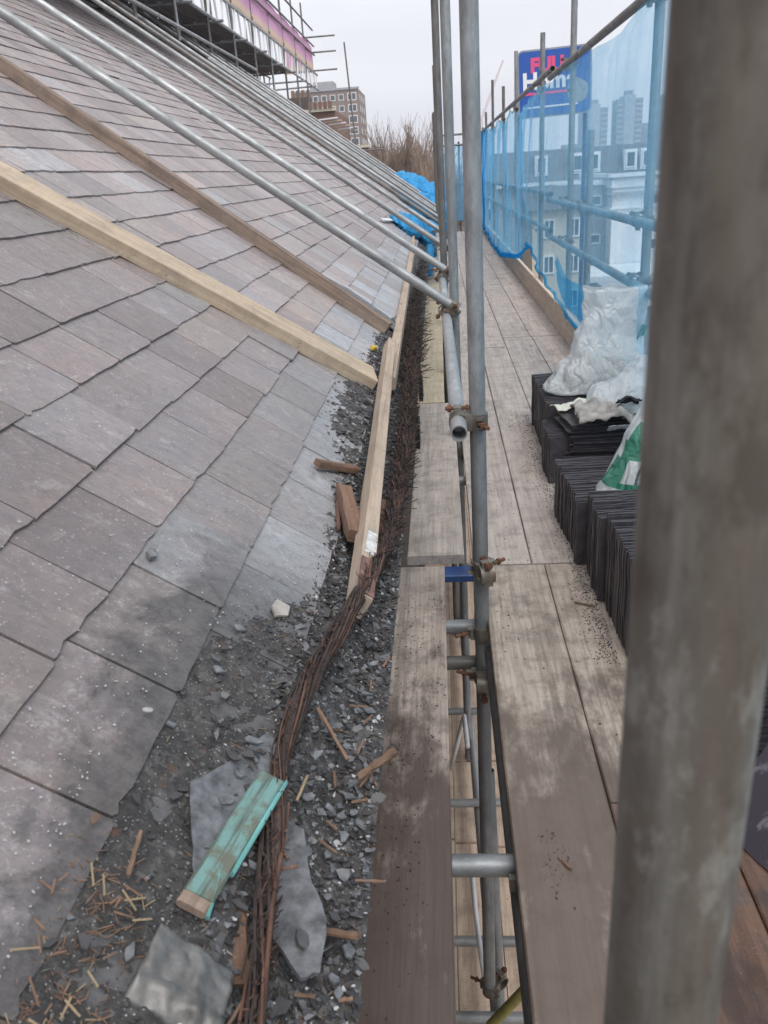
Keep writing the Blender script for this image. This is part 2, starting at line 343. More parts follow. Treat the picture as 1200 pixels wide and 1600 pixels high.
# ------------------------------------------------------------------ object helpers
def tag(o, label=None, cat=None, group=None, kind=None):
    if label: o['label'] = label
    if cat: o['category'] = cat
    if group: o['group'] = group
    if kind: o['kind'] = kind
    return o
def thing(name, label, cat, loc=(0, 0, 0), group=None, rot=None):
    o = bpy.data.objects.new(name, None); col.objects.link(o); o.location = loc; o.empty_display_size = .1
    if rot is not None: o.matrix_world = Matrix.Translation(V(loc)) @ rot.to_4x4()
    return tag(o, label, cat, group)
def link(name, me, parent=None, mw=None):
    """mw is in the parent's space"""
    o = bpy.data.objects.new(name, me); col.objects.link(o)
    if parent: o.parent = parent
    if mw is not None: o.matrix_local = mw
    return o
class MB:
    def __init__(s): s.v = []; s.f = []; s.mi = []; s.tone = []
    def add(s, vs, fs, mi=0, tone=None):
        b = len(s.v); s.v += [tuple(v) for v in vs]; s.f += [tuple(b + i for i in f) for f in fs]; s.mi += [mi] * len(fs)
        if tone is not None: s.tone += [tone] * len(vs)
    def box(s, c, d, m=None, mi=0):
        cx, cy, cz = c; x, y, z = (q / 2 for q in d)
        vs = [V((cx + i * x, cy + j * y, cz + k * z)) for i in (-1, 1) for j in (-1, 1) for k in (-1, 1)]
        if m: vs = [m @ v for v in vs]
        s.add(vs, [(0, 1, 3, 2), (4, 6, 7, 5), (0, 4, 5, 1), (2, 3, 7, 6), (0, 2, 6, 4), (1, 5, 7, 3)], mi)
    def tube(s, pts, r, n=8, cap=True, mi=0, r2=None):
        pts = [V(p) for p in pts]; k = len(pts); b = len(s.v); vs = []
        up = None
        for i, p in enumerate(pts):
            d = (pts[min(i + 1, k - 1)] - pts[max(i - 1, 0)])
            d = d.normalized() if d.length > 1e-9 else V((0, 0, 1))
            if up is None: up = d.orthogonal().normalized()
            up = (up - d * up.dot(d)); up = up.normalized() if up.length > 1e-6 else d.orthogonal().normalized()
            w = d.cross(up); rr = r if r2 is None else r + (r2 - r) * i / max(1, k - 1)
            for j in range(n):
                a = 2 * math.pi * j / n; vs.append(p + up * math.cos(a) * rr + w * math.sin(a) * rr)
        fs = [(i * n + j, i * n + (j + 1) % n, (i + 1) * n + (j + 1) % n, (i + 1) * n + j) for i in range(k - 1) for j in range(n)]
        if cap: fs += [tuple(range(n - 1, -1, -1)), tuple((k - 1) * n + j for j in range(n))]
        s.add(vs, fs, mi)
    def plate(s, outline, M4, t, mi=0, tone=None, warp=0):
        n = len(outline)
        top = [M4 @ V((x, y, t + (random.uniform(-warp, warp) if warp else 0))) for x, y in outline]; bot = [M4 @ V((x, y, 0)) for x, y in outline]
        s.add(top + bot, [tuple(range(n))] + [(i, n + i, n + (i + 1) % n, (i + 1) % n) for i in range(n)], mi, tone)
    def mesh(s, name, mats, smooth=False):
        me = bpy.data.meshes.new(name); me.from_pydata(s.v, [], s.f)
        for m in (mats if isinstance(mats, (list, tuple)) else [mats]): me.materials.append(m)
        if len(set(s.mi)) > 1: me.polygons.foreach_set('material_index', s.mi)
        if s.tone:
            a = me.color_attributes.new('tone', 'FLOAT_COLOR', 'POINT'); fl = []
            for q in s.tone: fl += [q[0], q[1], 0, 1]
            a.data.foreach_set('color', fl)
        if smooth: me.polygons.foreach_set('use_smooth', [True] * len(me.polygons))
        me.update(); return me
    def build(s, name, mats, parent=None, smooth=False, mw=None):
        return link(name, s.mesh(name, mats, smooth), parent, mw)
def frame(p0, p1, up=(0, 0, 1)):
    """matrix with local x from p0 to p1, local z near up"""
    p0, p1 = V(p0), V(p1); x = (p1 - p0).normalized(); z = V(up); z = (z - x * z.dot(x)).normalized(); y = z.cross(x)
    m = Matrix((x, y, z)).transposed().to_4x4(); m.translation = p0; return m
def beam_mesh(L, w, h, ch=.003, seg=None, jit=.0008, name='beam', mats=None, bow=0):
    mb = MB(); seg = seg or max(2, int(L / .25)); a, b = w / 2, h / 2
    sec = [(-a + ch, -b), (a - ch, -b), (a, -b + ch), (a, b - ch), (a - ch, b), (-a + ch, b), (-a, b - ch), (-a, -b + ch)]
    n = 8; vs = []
    for i in range(seg + 1):
        t = i / seg; wb = bow * math.sin(t * math.pi)
        for y, z in sec: vs.append((t * L, y + random.uniform(-jit, jit) + wb, z + random.uniform(-jit, jit)))
    fs = [(i * n + j, (i + 1) * n + j, (i + 1) * n + (j + 1) % n, i * n + (j + 1) % n) for i in range(seg) for j in range(n)]
    fs += [tuple(range(n)), tuple(seg * n + j for j in range(n - 1, -1, -1))]
    mb.add(vs, fs); return mb.mesh(name, mats)
def beam(name, p0, p1, w, h, mat, parent=None, up=(0, 0, 1), **k):
    me = beam_mesh((V(p1) - V(p0)).length, w, h, name=name, mats=mat, **k)
    return link(name, me, parent, frame(p0, p1, up))
TR = .02415
_tm = {}
def tube_mesh(L, r=TR, mat=None, n=20, hollow=True, name='scaffold_tube'):
    mb = MB(); k = max(2, int(L / .4))
    mb.tube([(L * i / k, 0, 0) for i in range(k + 1)], r, n, cap=not hollow)
    if hollow:                                              # open ends with a wall 4 mm thick
        q = r - .004
        for x0, x1, fl in ((0, .08, 0), (L, L - .08, 1)):
            vs = []
            for xx, rr in ((x0, r), (x0, q), (x1, q)):
                for j in range(n):
                    a = 2 * math.pi * j / n; vs.append((xx, rr * math.cos(a), rr * math.sin(a)))
            mb.add(vs, [(i * n + j, (i + 1) * n + j, (i + 1) * n + (j + 1) % n, i * n + (j + 1) % n) for i in range(2) for j in range(n)] + [tuple(2 * n + j for j in range(n))])
    return mb.mesh(name, mat, True)
def smooth_edges(me):
    try: me.set_sharp_from_angle(angle=R(40))
    except Exception: pass
def pole(name, p0, p1, mat, label, cat='scaffold tube', group=None, r=TR, n=20, hollow=True):
    """a scaffold tube as one thing: Empty at its first end, tube mesh as a part"""
    m = frame(p0, p1, (0, 0, 1) if abs((V(p1) - V(p0)).normalized().z) < .9 else (0, 1, 0))
    o = bpy.data.objects.new(name, None); col.objects.link(o); o.matrix_world = m; o.empty_display_size = .1
    tag(o, label, cat, group); o['L'] = (V(p1) - V(p0)).length
    me = tube_mesh(o['L'], r, mat, n, hollow, 'tube'); smooth_edges(me)
    link('tube', me, o)
    return o
# one coupler mesh (two rings set at right angles) and one bolt mesh, shared by all
def ring(mb, c, ax, r0=.0252, r1=.0305, w=.046, n=18):
    ax = V(ax).normalized(); u = ax.orthogonal().normalized(); v = ax.cross(u); c = V(c); vs = []
    for x, r in ((-w / 2, r0), (-w / 2, r1), (w / 2, r1), (w / 2, r0)):
        for j in range(n):
            a = 2 * math.pi * j / n; vs.append(c + ax * x + u * math.cos(a) * r + v * math.sin(a) * r)
    mb.add(vs, [(i * n + j, i * n + (j + 1) % n, ((i + 1) % 4) * n + (j + 1) % n, ((i + 1) % 4) * n + j) for i in range(4) for j in range(n)])
mb = MB()
ring(mb, (0, 0, 0), (1, 0, 0)); ring(mb, (0, .054, 0), (0, 0, 1))
mb.box((0, .027, 0), (.05, .02, .05))
for sx in (-.014, .014):                                        # lugs that take the bolts
    mb.box((sx, -.004, .036), (.006, .02, .022)); mb.box((0 + sx, .004, -.036), (.006, .018, .018))
mb.box((.036, .058, 0), (.02, .022, .034)); mb.box((-.035, .05, .006), (.018, .02, .03))
mb.box((0, -.012, .034), (.040, .014, .008))
bm = mb.mesh('coupler', M['coupler']); smooth_edges(bm); COUP = bm
mb = MB(); mb.tube([(-.052, 0, 0), (.038, 0, 0)], .0062, 8); mb.tube([(.02, 0, 0), (.032, 0, 0)], .0125, 6); mb.tube([(-.03, 0, 0), (-.022, 0, 0)], .011, 6)
BOLT = mb.mesh('bolt', M['rust'])
def coupler(par, x, ang=0., flip=1):
    """clamped on a pole thing at distance x along it, turned by ang"""
    m = Matrix.Translation((x, 0, 0)) @ Matrix.Rotation(ang, 4, 'X')
    if flip < 0: m = m @ Matrix.Rotation(math.pi, 4, 'Z')
    o = link('coupler', COUP, par, m)
    link('bolt', BOLT, o, Matrix.Translation((0, -.004, .040)) @ Matrix.Rotation(R(90), 4, 'Y') @ Matrix.Rotation(R(25), 4, 'Z'))
    link('bolt', BOLT, o, Matrix.Translation((.040, .056, 0)) @ Matrix.Rotation(R(90), 4, 'Z'))
    return o
def poly(n, rx, ry, j=.25):
    return [((1 + random.uniform(-j, j)) * rx * math.cos(2 * math.pi * (i + random.uniform(-.25, .25)) / n), (1 + random.uniform(-j, j)) * ry * math.sin(2 * math.pi * (i + random.uniform(-.25, .25)) / n)) for i in range(n)]

# ================================================================== GROUND AND FAR SCENE
GZ = -10.0
mb = MB(); mb.add([(-1500, -300, GZ - .02), (1500, -300, GZ - .02), (1500, 2500, GZ - .02), (-1500, 2500, GZ - .02)], [(0, 1, 2, 3)])
tag(mb.build('ground', M['land']), kind='structure')
mb = MB(); mb.add([(4.2, -60, GZ), (9, -60, GZ), (9, 200, GZ), (4.2, 200, GZ)], [(0, 1, 2, 3)])
tag(mb.build('road', M['asphalt']), kind='structure')
mb = MB(); mb.box((3.0, 70, GZ + .06), (2.4, 260, .12)); mb.box((9.8, 70, GZ + .06), (1.6, 260, .12))
tag(mb.build('pavement', M['pave']), kind='structure')

def building(name, label, cat, x0, x1, y0, y1, z1, wall, z0=GZ, group=None):
    b = thing(name, label, cat, ((x0 + x1) / 2, y0, z0), group); b['c'] = (x0, x1, y0, y1, z0, z1)
    mb = MB(); c = b.location; mb.box((0, (y1 - y0) / 2, (z1 - z0) / 2), (x1 - x0, y1 - y0, z1 - z0)); mb.build('wall', wall, b)
    return b
_wm = {}
def window_meshes(w, h, bars=1):
    k = (w, h, bars)
    if k not in _wm:
        mb = MB(); f = .09 * min(w, h) + .03
        for cx, cz, a, b in ((0, h / 2 - f / 2, w, f), (0, -h / 2 + f / 2, w, f), (-w / 2 + f / 2, 0, f, h - 2 * f), (w / 2 - f / 2, 0, f, h - 2 * f)): mb.box((cx, 0, cz), (a, .1, b))
        for i in range(bars): mb.box((0, 0, 0), (f * .6, .08, h - 2 * f))
        g = MB(); g.box((0, .03, 0), (w - 2 * f, .02, h - 2 * f))
        _wm[k] = (mb.mesh('window', M['frame']), g.mesh('pane', M['glass']))
    return _wm[k]
def window(b, x, z, w, h, y=0., bars=1, side=None):
    """window set in building b; x and z in world, proud of the front (or side) wall"""
    L = b.location; wm, gm = window_meshes(w, h, bars)
    m = Matrix.Translation((x - L.x, y - L.y - .04, z - L.z)) if side is None else Matrix.Translation((x - L.x + side * .04, y - L.y, z - L.z)) @ Matrix.Rotation(R(90) * side, 4, 'Z')
    o = link('window', wm, b, m); link('pane', gm, o)

# brown brick tower block left of the mast
b = building('tower_block', 'brown brick tower block with rows of white windows and a grey roof box', 'tower block', -38.0, -20.4, 240, 262, 23.2, M['brick_brown'])
mb = MB(); mb.box((-1.2, 6, 33.2 + 1.1), (6.4, 8, 2.6)); mb.build('plant_room', M['grey_wall'], b)
mb = MB(); mb.box((0, -.1, 33.2 + .2), (18.1, .5, .5)); mb.build('parapet', M['grey_wall'], b)
for r_ in range(9):
    for c_ in range(7):
        if c_ == 6: window(b, -22.2, 21.4 - r_ * 2.75, 2.4, 1.9, 240, 1)
        elif c_ < 6: window(b, -36.6 + c_ * 2.3, 21.4 - r_ * 2.75, 1.45, 1.5, 240, 0)
for r_ in range(9):
    for k_ in range(3): window(b, -20.4, 21.4 - r_ * 2.75, 1.4, 1.5, 244 + k_ * 6, 0, 1)
# red-brown brick building with chimneys before it
b = building('brick_building', 'red brown brick building with chimney pots just beyond the roof verge', 'building', -8.6, -5.65, 50, 58, 4.9, M['brick_red'])
mb = MB(); mb.box((0, 0, 14.95), (3.1, .5, .14)); mb.build('coping', M['cream'], b)
mb = MB(); mb.box((-.6, 1.2, 15.3), (1.2, .9, .9)); ck = mb.build('chimney', M['brick_dark'], b)
for k_ in range(4):
    mb = MB(); mb.tube([(-1.0 + k_ * .3, 1.2, 15.7), (-1.0 + k_ * .3, 1.2, 16.15)], .11, 8, r2=.09); mb.build('chimney_pot', M['chimney'], ck)
for k_ in range(5):
    mb = MB(); mb.box((.15 + k_ * .28, -.28, 15.2), (.2, .1, .34)); mb.build('red_panel', M['redpaint'] if k_ % 2 else M['brick_red'], b)
b2 = building('brown_wing', 'lower brown brick wing with flat roof behind the verge', 'building', -5.6, -3.9, 50, 56, 2.9, M['brick_red'])
mb = MB(); mb.box((0, 0, 12.95), (1.8, .5, .14)); mb.build('coping', M['cream'], b2)
for k_ in range(6):       # boards racked beyond the verge
    tag(beam('spare_board', (-5.0 + k_ * .19, 38 + k_ * .1, 3.72 - k_ * .1), (-4.2 + k_ * .16, 38 + k_ * .1, 3.76 - k_ * .1), .25, .05, M['toe'] if k_ % 2 else M['white_wall']), 'pale board racked in the stepped pile before the brown brick building', 'board', 'boards racked beyond the roof verge')

# bare trees beyond the verge
def bare_tree_mesh(seed, H=9.):
    rd = random.Random(seed); mb = MB(); trunk = MB()
    def grow(p, d, L, r, lev):
        k = 3; pts = [p]; q = p.copy(); dd = d.copy()
        for i in range(k):
            dd = (dd + V((rd.uniform(-.16, .16), rd.uniform(-.16, .16), rd.uniform(-.02, .14)))).normalized(); q = q + dd * L / k; pts.append(q.copy())
        (trunk if lev < 2 else mb).tube(pts, r, 5 if lev < 2 else 3, cap=False, r2=r * .55)
        if lev >= 5: return
        nb = (7, 6, 5, 5, 4)[lev]
        for i in range(nb):
            t = rd.uniform(.25, 1); base = pts[min(k, int(t * k))]; a = rd.uniform(0, 6.28); sp = rd.uniform(.3, .75)
            nd = (dd + V((math.cos(a) * sp, math.sin(a) * sp, rd.uniform(.0, .45)))).normalized()
            grow(base, nd, L * rd.uniform(.55, .78), max(.006, r * .5), lev + 1)
    grow(V((0, 0, 0)), V((0, 0, 1)), H * .33, .2, 0)
    return trunk.mesh('trunk', M['twig']), mb.mesh('crown', M['twig'])
tms = [bare_tree_mesh(i) for i in (3, 5)]
TZ = [max(v.co.z for v in m[1].vertices) for m in tms]; TREEH = (14.3, 15.0, 14.1, 15.6, 13.3, 15.3, 13.8, 13.2)
tl_ = ['bare brown tree directly right of the tower block, beyond the roof', 'bare tree with upright twigs in the middle of the clump', 'rightmost bare tree, half hidden by the scaffold poles', 'lower bare tree behind the front two of the clump', 'shorter bare tree low behind the blue bundles', 'tall thin bare tree filling the gap behind the middle one', 'bare tree glimpsed between the clump and the tall poles', 'small bare tree at the left foot of the clump by the verge']
for i, (x, y, s_) in enumerate(((-3.5, 58, 1.33), (-2.5, 55, 1.22), (-.6, 60, 1.16), (-3.4, 66, 1.3), (-1.2, 50, 1.05), (-1.7, 62, 1), (-.2, 55, 1), (-3.6, 51, 1))):
    t = thing('bare_tree', tl_[i], 'tree', (x, y, GZ), 'bare trees beyond the roof'); t.rotation_euler = (0, 0, i * 1.9); zt_ = TREEH[i] / TZ[i % 2]; t.scale = (zt_ * .8, zt_ * .8, zt_)
    link('trunk', tms[i % 2][0], t); link('crown', tms[i % 2][1], t)

# terrace with dark mansard roof and dormers, seen through the netting
b = building('mansard_terrace', 'long terrace with dark mansard roof and white dormer windows behind the netting', 'terrace', 5.5, 60, 80, 92, -.25, M['grey_wall'])
mb = MB()
L0 = b.location
for xa, xb in ((5.3, 60.2),):
    mb.add([(xa - L0.x, -.3, 9.75), (xb - L0.x, -.3, 9.75), (xb - L0.x, 1.4, 12.5), (xa - L0.x, 1.4, 12.5), (xa - L0.x, 12, 12.5), (xb - L0.x, 12, 12.5), (xa - L0.x, 12, 9.75), (xb - L0.x, 12, 9.75)],
           [(0, 1, 2, 3), (3, 2, 5, 4), (0, 3, 4, 6), (1, 7, 5, 2)])
mb.build('roof', M['roof_slate'], b)
mb = MB(); mb.box((0, -.35, 9.66), (55, .5, .3)); mb.build('eaves_band', M['white_wall'], b)
for i in range(16):
    x = 9.4 + i * 2.35 + (.9 if i % 2 else 0)
    if x > 40: break
    mb = MB(); mb.box((x - L0.x, .75, 11.2), (1.15, 1.6, 1.75)); mb.build('dormer', M['white_wall'], b)
    window(b, x, 1.22, .85, 1.35, 80 - .06, 0)
for i in range(14):
    for r_ in range(2): window(b, 8 + i * 2.3, -2.4 - r_ * 2.9, 1.1, 1.7, 80, 1)
# white rendered building with stepped cornice bands
b = building('white_building', 'white rendered corner building with stepped cornice bands below the dark roof', 'building', 11.9, 36, 60, 74, .2, M['white_wall'])
L0 = b.location
for zz, pr_, hh, mm in ((10.3, .35, .25, 'white_wall'), (9.75, .12, .5, 'white_wall'), (9.15, .3, .16, 'grey_wall'), (8.2, .18, .12, 'white_wall')):
    mb = MB(); mb.box((0, -pr_ / 2, zz), (24.2 + pr_, pr_, hh)); mb.box((-12.05 - pr_ / 2, 6, zz), (pr_, 12.5, hh)); mb.build('cornice', M[mm], b)
for i in range(4): window(b, 15.6 + i * 5.2, -1.35, 3.4, .75, 60, 0)
for i in range(4): window(b, 14.6 + i * 4.2, -4.3, 1.0, .8, 60, 1)
mb = MB(); mb.box((-9.5, -3.2, 4.3), (12, 6.2, .35)); mb.build('canopy', M['white_wall'], b)
b = building('shaded_wing', 'wing left of the white corner building, its shade painted in as grey', 'building', 9.4, 11.86, 62, 75, -.3, M['grey_wall'])  # shade on this wall is put into its colour as grey render
mb = MB(); mb.box((0, -.1, 9.9), (2.4, .3, .3)); mb.build('cornice', M['white_wall'], b)
for r_ in range(3): window(b, 10.6, -1.3 - r_ * 2.6, 1.9, .7, 62, 0)
b = building('cream_house', 'cream rendered house with small white windows between the mesh poles', 'house', 5.6, 8.9, 52, 60, -1.2, M['cream'])
for i in range(2):
    for r_ in range(3): window(b, 6.6 + i * 1.5, -2.3 - r_ * 2.1, .7, 1.1, 52, 1)
mb = MB(); mb.add([(-2, -.4, 8.8), (2, -.4, 8.8), (2, 4, 10.0), (-2, 4, 10.0), (2, 8.4, 8.8), (-2, 8.4, 8.8)], [(0, 1, 2, 3), (3, 2, 4, 5), (1, 4, 2), (0, 3, 5)]); mb.build('roof', M['roof_slate'], b)
b = building('white_block', 'pale block with dark windows at the far end of the netting', 'building', 3.2, 8.4, 96, 110, .5, M['white_wall'])
for i in range(3):
    for r_ in range(3): window(b, 4.2 + i * 1.7, -1 - r_ * 2.5, 1.0, 1.4, 96, 1)
b = building('shop_unit', 'low blue grey shop unit with a white flat roof under the white building', 'building', 9.5, 20, 44, 52, -5.6, M['grey_wall'])
mb = MB(); mb.box((0, 0, 4.35), (11, 1.4, .35)); mb.build('fascia_board', M['white_wall'], b)
# three hazy tower blocks
for i, (x0, x1, z, ml) in enumerate(((97, 114, 35.5, 'left hand pale tower block on the horizon seen through the netting'), (119.5, 136.5, 39.5, 'middle and tallest pale tower block on the horizon'), (151, 168, 41, 'rightmost horizon tower block, close to the near pole'))):
    b = building('horizon_tower', ml, 'tower block', x0 + 5, x1 - 5, 600, 618, z, M['tower_pale'], group='tower blocks on the horizon')
    cx = (x0 + x1) / 2
    for sx in (-1, 1):
        mb = MB(); mb.box((sx * 6, 8, (z - GZ) / 2 - 1.2), (4.8, 16, z - GZ - 2.4)); mb.build('flank', M['tower_dark'], b)
        for r_ in range(11):
            mb = MB(); mb.box((sx * 6, -.2, z - GZ - 6 - r_ * 3.2), (4.2, .3, 1.1)); mb.build('balcony_band', M['tower_pale'], b)
    mb = MB(); mb.box((0, 6, z - GZ + 1.3), (5, 6, 2.6)); mb.build('roof_plant', M['tower_dark'], b)
b = building('horizon_block', 'low grey slab block left of the horizon towers', 'building', 84, 101, 590, 604, 12, M['tower_dark'])
b = building('horizon_block', 'long low grey block between the horizon towers', 'building', 136, 152, 605, 618, 22, M['tower_dark'])
# far red crane
c_ = thing('tower_crane', 'faint red tower crane jib far behind the scaffold poles', 'crane', (17.5, 400, GZ))
for nm, pts, w in (('mast', [(2.6, 0, 0), (3.0, 0, 32)], .9), ('jib', [(3.0, 0, 32), (12.6, 0, 54)], .8)):
    mb = MB(); A, B_ = V(pts[0]), V(pts[1]); o_ = V((w * .6, 0, 0))
    mb.tube([A - o_, B_ - o_ * .5], .14, 4); mb.tube([A + o_, B_ + o_ * .5], .14, 4)
    for k_ in range(16): mb.tube([A.lerp(B_, k_ / 16) + o_ * (1 if k_ % 2 else -1) * .9, A.lerp(B_, (k_ + 1) / 16) - o_ * (1 if k_ % 2 else -1) * .9], .09, 3)
    mb.build(nm, M['crane'], c_)

# hoarding sign behind the netting
sg = thing('hoarding_sign', 'blue estate sign reading FULL Home in pink and white behind the top rail', 'sign', (2.62, 20, GZ))
def rr_outline(w, h, r, n=5):
    o = []
    for cx, cz, a0 in ((w / 2 - r, h / 2 - r, 0), (-w / 2 + r, h / 2 - r, 90), (-w / 2 + r, -h / 2 + r, 180), (w / 2 - r, -h / 2 + r, 270)):
        for i in range(n + 1): a = R(a0 + 90 * i / n); o.append((cx + r * math.cos(a), cz + r * math.sin(a)))
    return o
SM = Matrix.Translation((0, 0, 12.98)) @ Matrix.Rotation(R(90), 4, 'X') @ Matrix.Rotation(R(1.5), 4, 'Z')
mb = MB(); mb.plate(rr_outline(1.60, 1.34, .12), SM, .02); mb.build('sign_frame', M['sign_grey'], sg)
mb = MB(); mb.plate(rr_outline(1.53, 1.27, .09), SM @ Matrix.Translation((0, 0, .022)), .006); mb.build('sign_panel', M['sign_blue'], sg)
def text(s, x, y, size, mat, par, m, nm='lettering', bold=0.012):
    cu = bpy.data.curves.new(nm, 'FONT'); cu.body = s; cu.size = size; cu.extrude = .003; cu.offset = bold; cu.materials.append(mat)
    tmp = bpy.data.objects.new('tmp', cu); me = bpy.data.meshes.new_from_object(tmp); bpy.data.objects.remove(tmp); me.name = nm; o = bpy.data.objects.new(nm, me); col.objects.link(o); o.parent = par; o.matrix_local = m @ Matrix.Translation((x, y, .033)); return o
text('FULL', -.52, .23, .38, M['sign_pink'], sg, SM, bold=.02)
text('Home', -.70, -.10, .46, M['sign_white'], sg, SM, bold=.018)
mb = MB(); mb.box((-.15, -.19, .03), (1.1, .05, .006), SM); mb.build('red_stripe', M['sign_pink'], sg)
mb = MB(); mb.box((-.1, -.46, .03), (1.2, .035, .006), SM); mb.build('white_stripe', M['sign_white'], sg)
mb = MB(); mb.plate(poly(14, .24, .26, .1), SM @ Matrix.Translation((.48, -.2, .028)), .005); mb.build('picture_panel', M['sign_grey'], sg)
mb = MB(); mb.tube([(-.74, .1, 0), (-.74, .1, 12.9)], .05, 8); mb.build('sign_post', M['bluesteel'], sg)
mb = MB(); mb.tube([(.7, .1, 0), (.7, .1, 12.9)], .05, 8); mb.build('sign_post', M['bluesteel'], sg)

# ================================================================== THE SLATED ROOF
PH = R(35.5); NR = V((math.sin(PH), 0, math.cos(PH))); UR = V((-math.cos(PH), 0, math.sin(PH))); D = .8
def roofp(u, y, h=0.): return EYE + UR * u + V((0, y, 0)) + NR * (-D + h)
RM = Matrix((V((0, -1, 0)), UR, NR)).transposed().to_4x4()    # local x = -Y, y = up the slope, z = out of the roof
EAVE, RIDGE, Y0, Y1 = -.222, 7.02, -1.2, 27.6
roof = thing('slate_roofed_building', 'long building whose weathered mauve slate roof rises left of the scaffold', 'building', (-3, 0, GZ))
inv = Matrix.Translation((3, 0, -GZ))
def rmesh(mb, name, mat, smooth=False): return link(name, mb.mesh(name, mat, smooth), roof, inv)
mb = MB(); a, b_, c_, d_ = (roofp(EAVE, Y0, -.012), roofp(EAVE, Y1, -.012), roofp(RIDGE, Y1, -.012), roofp(RIDGE, Y0, -.012))
rb = V((-5.0, 0, -3.8)); mb.add([a, b_, c_, d_, c_ + rb, d_ + rb], [(0, 1, 2, 3), (3, 2, 4, 5)]); rmesh(mb, 'roof_deck', M['brick_dark'])
mb = MB(); mb.box((-5.8, (Y0 + Y1) / 2, (GZ + .5) / 2), (10.94, Y1 - Y0 - .1, .5 - GZ)); rmesh(mb, 'wall', M['brick_dark'])
mb = MB(); gy = Y1 - .05; mb.add([(-.34, gy, .5), (-11.2, gy, .5), roofp(RIDGE, 0, -.03) + V((0, gy, 0))], [(0, 1, 2)]); rmesh(mb, 'gable', M['brick_red'])
o = link('verge_board', beam_mesh(7.3, .10, .05, name='verge_board', mats=M['toe']), roof, inv @ frame(roofp(EAVE, Y1, .02), roofp(RIDGE, Y1, .02), NR))
o = link('ridge_tile', beam_mesh(Y1 - Y0, .2, .07, name='ridge_tile', mats=M['grey_wall']), roof, inv @ frame(roofp(RIDGE, Y0, .03), roofp(RIDGE, Y1, .03)))
PITCH, SW = .166, .244
cand = []
rows = int((RIDGE - EAVE) / PITCH)
for k in range(rows):
    tail = -.228 + PITCH * k
    base = 1.131 + (0 if k % 2 == 0 else SW / 2) + random.uniform(-.012, .012)
    y = base - SW * 9
    while y < Y1 - .05:
        w = SW if k > 1 and y > 3.2 else SW
        if random.random() < .12: w = SW * random.uniform(.62, .9)
        if y + w > Y1: w = Y1 - y
        cand.append((k, tail, y, w)); y += w
def slate_outline(w, near):
    L = .34; g = random.uniform(.0012, .0028); o = []
    j = .0013 if near else .0012
    sk = random.uniform(-.0018, .0018)
    ts = [0, .03, .09, .22, .4, .6, .78, .91, .97, 1] if near else [0, .05, .5, .95, 1]
    for t in ts:
        e = random.uniform(-j, j) + sk * (t - .5) * 2
        if t in (0, 1): e += random.choice((0, 0, .002, .004, .008))               # knocked corners
        elif near and random.random() < .07: e += random.uniform(.003, .007)       # nibbled edge
        o.append((g + (w - 2 * g) * t, e))
    for i in range(1, 4 if near else 2): o.append((w - g + random.uniform(-j, j) * .5, L * i / 4))
    o.append((w - g, L)); o.append((g, L))
    for i in range(3 if near else 1, 0, -1): o.append((g + random.uniform(-j, j) * .5, L * i / 4))
    return o
tiltM = Matrix.Rotation(-math.asin(.013 / (PITCH * 2)), 4, 'X')
scored = []
for c in cand:
    k, tail, y, w = c; p = project(roofp(tail + .08, y + w / 2)); ok = p and -90 < p[0] < 1290 and -90 < p[1] < 1690
    scored.append((p[2] if ok else 1e3 + y, c))
scored.sort(key=lambda q: q[0])
mbf = MB()
for i, (sc_, (k, tail, y, w)) in enumerate(scored):
    near = i < 300
    if k == 0: tone = (random.uniform(.82, 1.0), random.random())
    elif k == 1 and y > 2.1: tone = (random.uniform(.7, 1.0), random.random())
    else: tone = (random.random() ** 1.15 * .74, random.random())
    if random.random() < .03: tone = (random.uniform(.78, .88), tone[1])
    uo = tail + .004 * noise.noise(V((y * .7, k * .35, 0))) + random.uniform(-.0025, .0025)
    lift = .014 + random.uniform(0, .002) + (random.uniform(.002, .007) if random.random() < .06 else 0)
    yaw = Matrix.Rotation(random.gauss(0, .004 if near else .003), 4, 'Z')
    m = Matrix.Translation(roofp(uo, y + w, lift)) @ RM @ yaw @ tiltM
    out = slate_outline(w, sc_ < 5.5)
    if near:
        mb = MB(); mb.plate(out, Matrix.Identity(4), .0062, tone=tone, warp=.0004)
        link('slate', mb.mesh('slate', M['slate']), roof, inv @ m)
    else: mbf.plate(out, m, .0062, tone=tone)
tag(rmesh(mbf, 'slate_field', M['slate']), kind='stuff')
# gutter
mb = MB()
prof = [(-.318, .50), (-.318, .36), (-.158, .34), (-.146, .36), (-.140, .447), (-.150, .450), (-.154, .44), (-.156, .372), (-.305, .372), (-.308, .50)]
ys = [Y0, Y1]; n_ = len(prof)
mb.add([(x, yy, z) for yy in ys for x, z in prof], [(i, (i + 1) % n_, n_ + (i + 1) % n_, n_ + i) for i in range(n_)] + [tuple(range(n_))])
rmesh(mb, 'gutter', M['gutter'])
for yy in (3.25, 4.0):     # gutter brackets standing off the wall
    mb = MB(); mb.box((-.130, yy, .41), (.016, .05, .08)); mb.box((-.126, yy, .34), (.02, .14, .10)); rmesh(mb, 'gutter_bracket', M['gutter'])

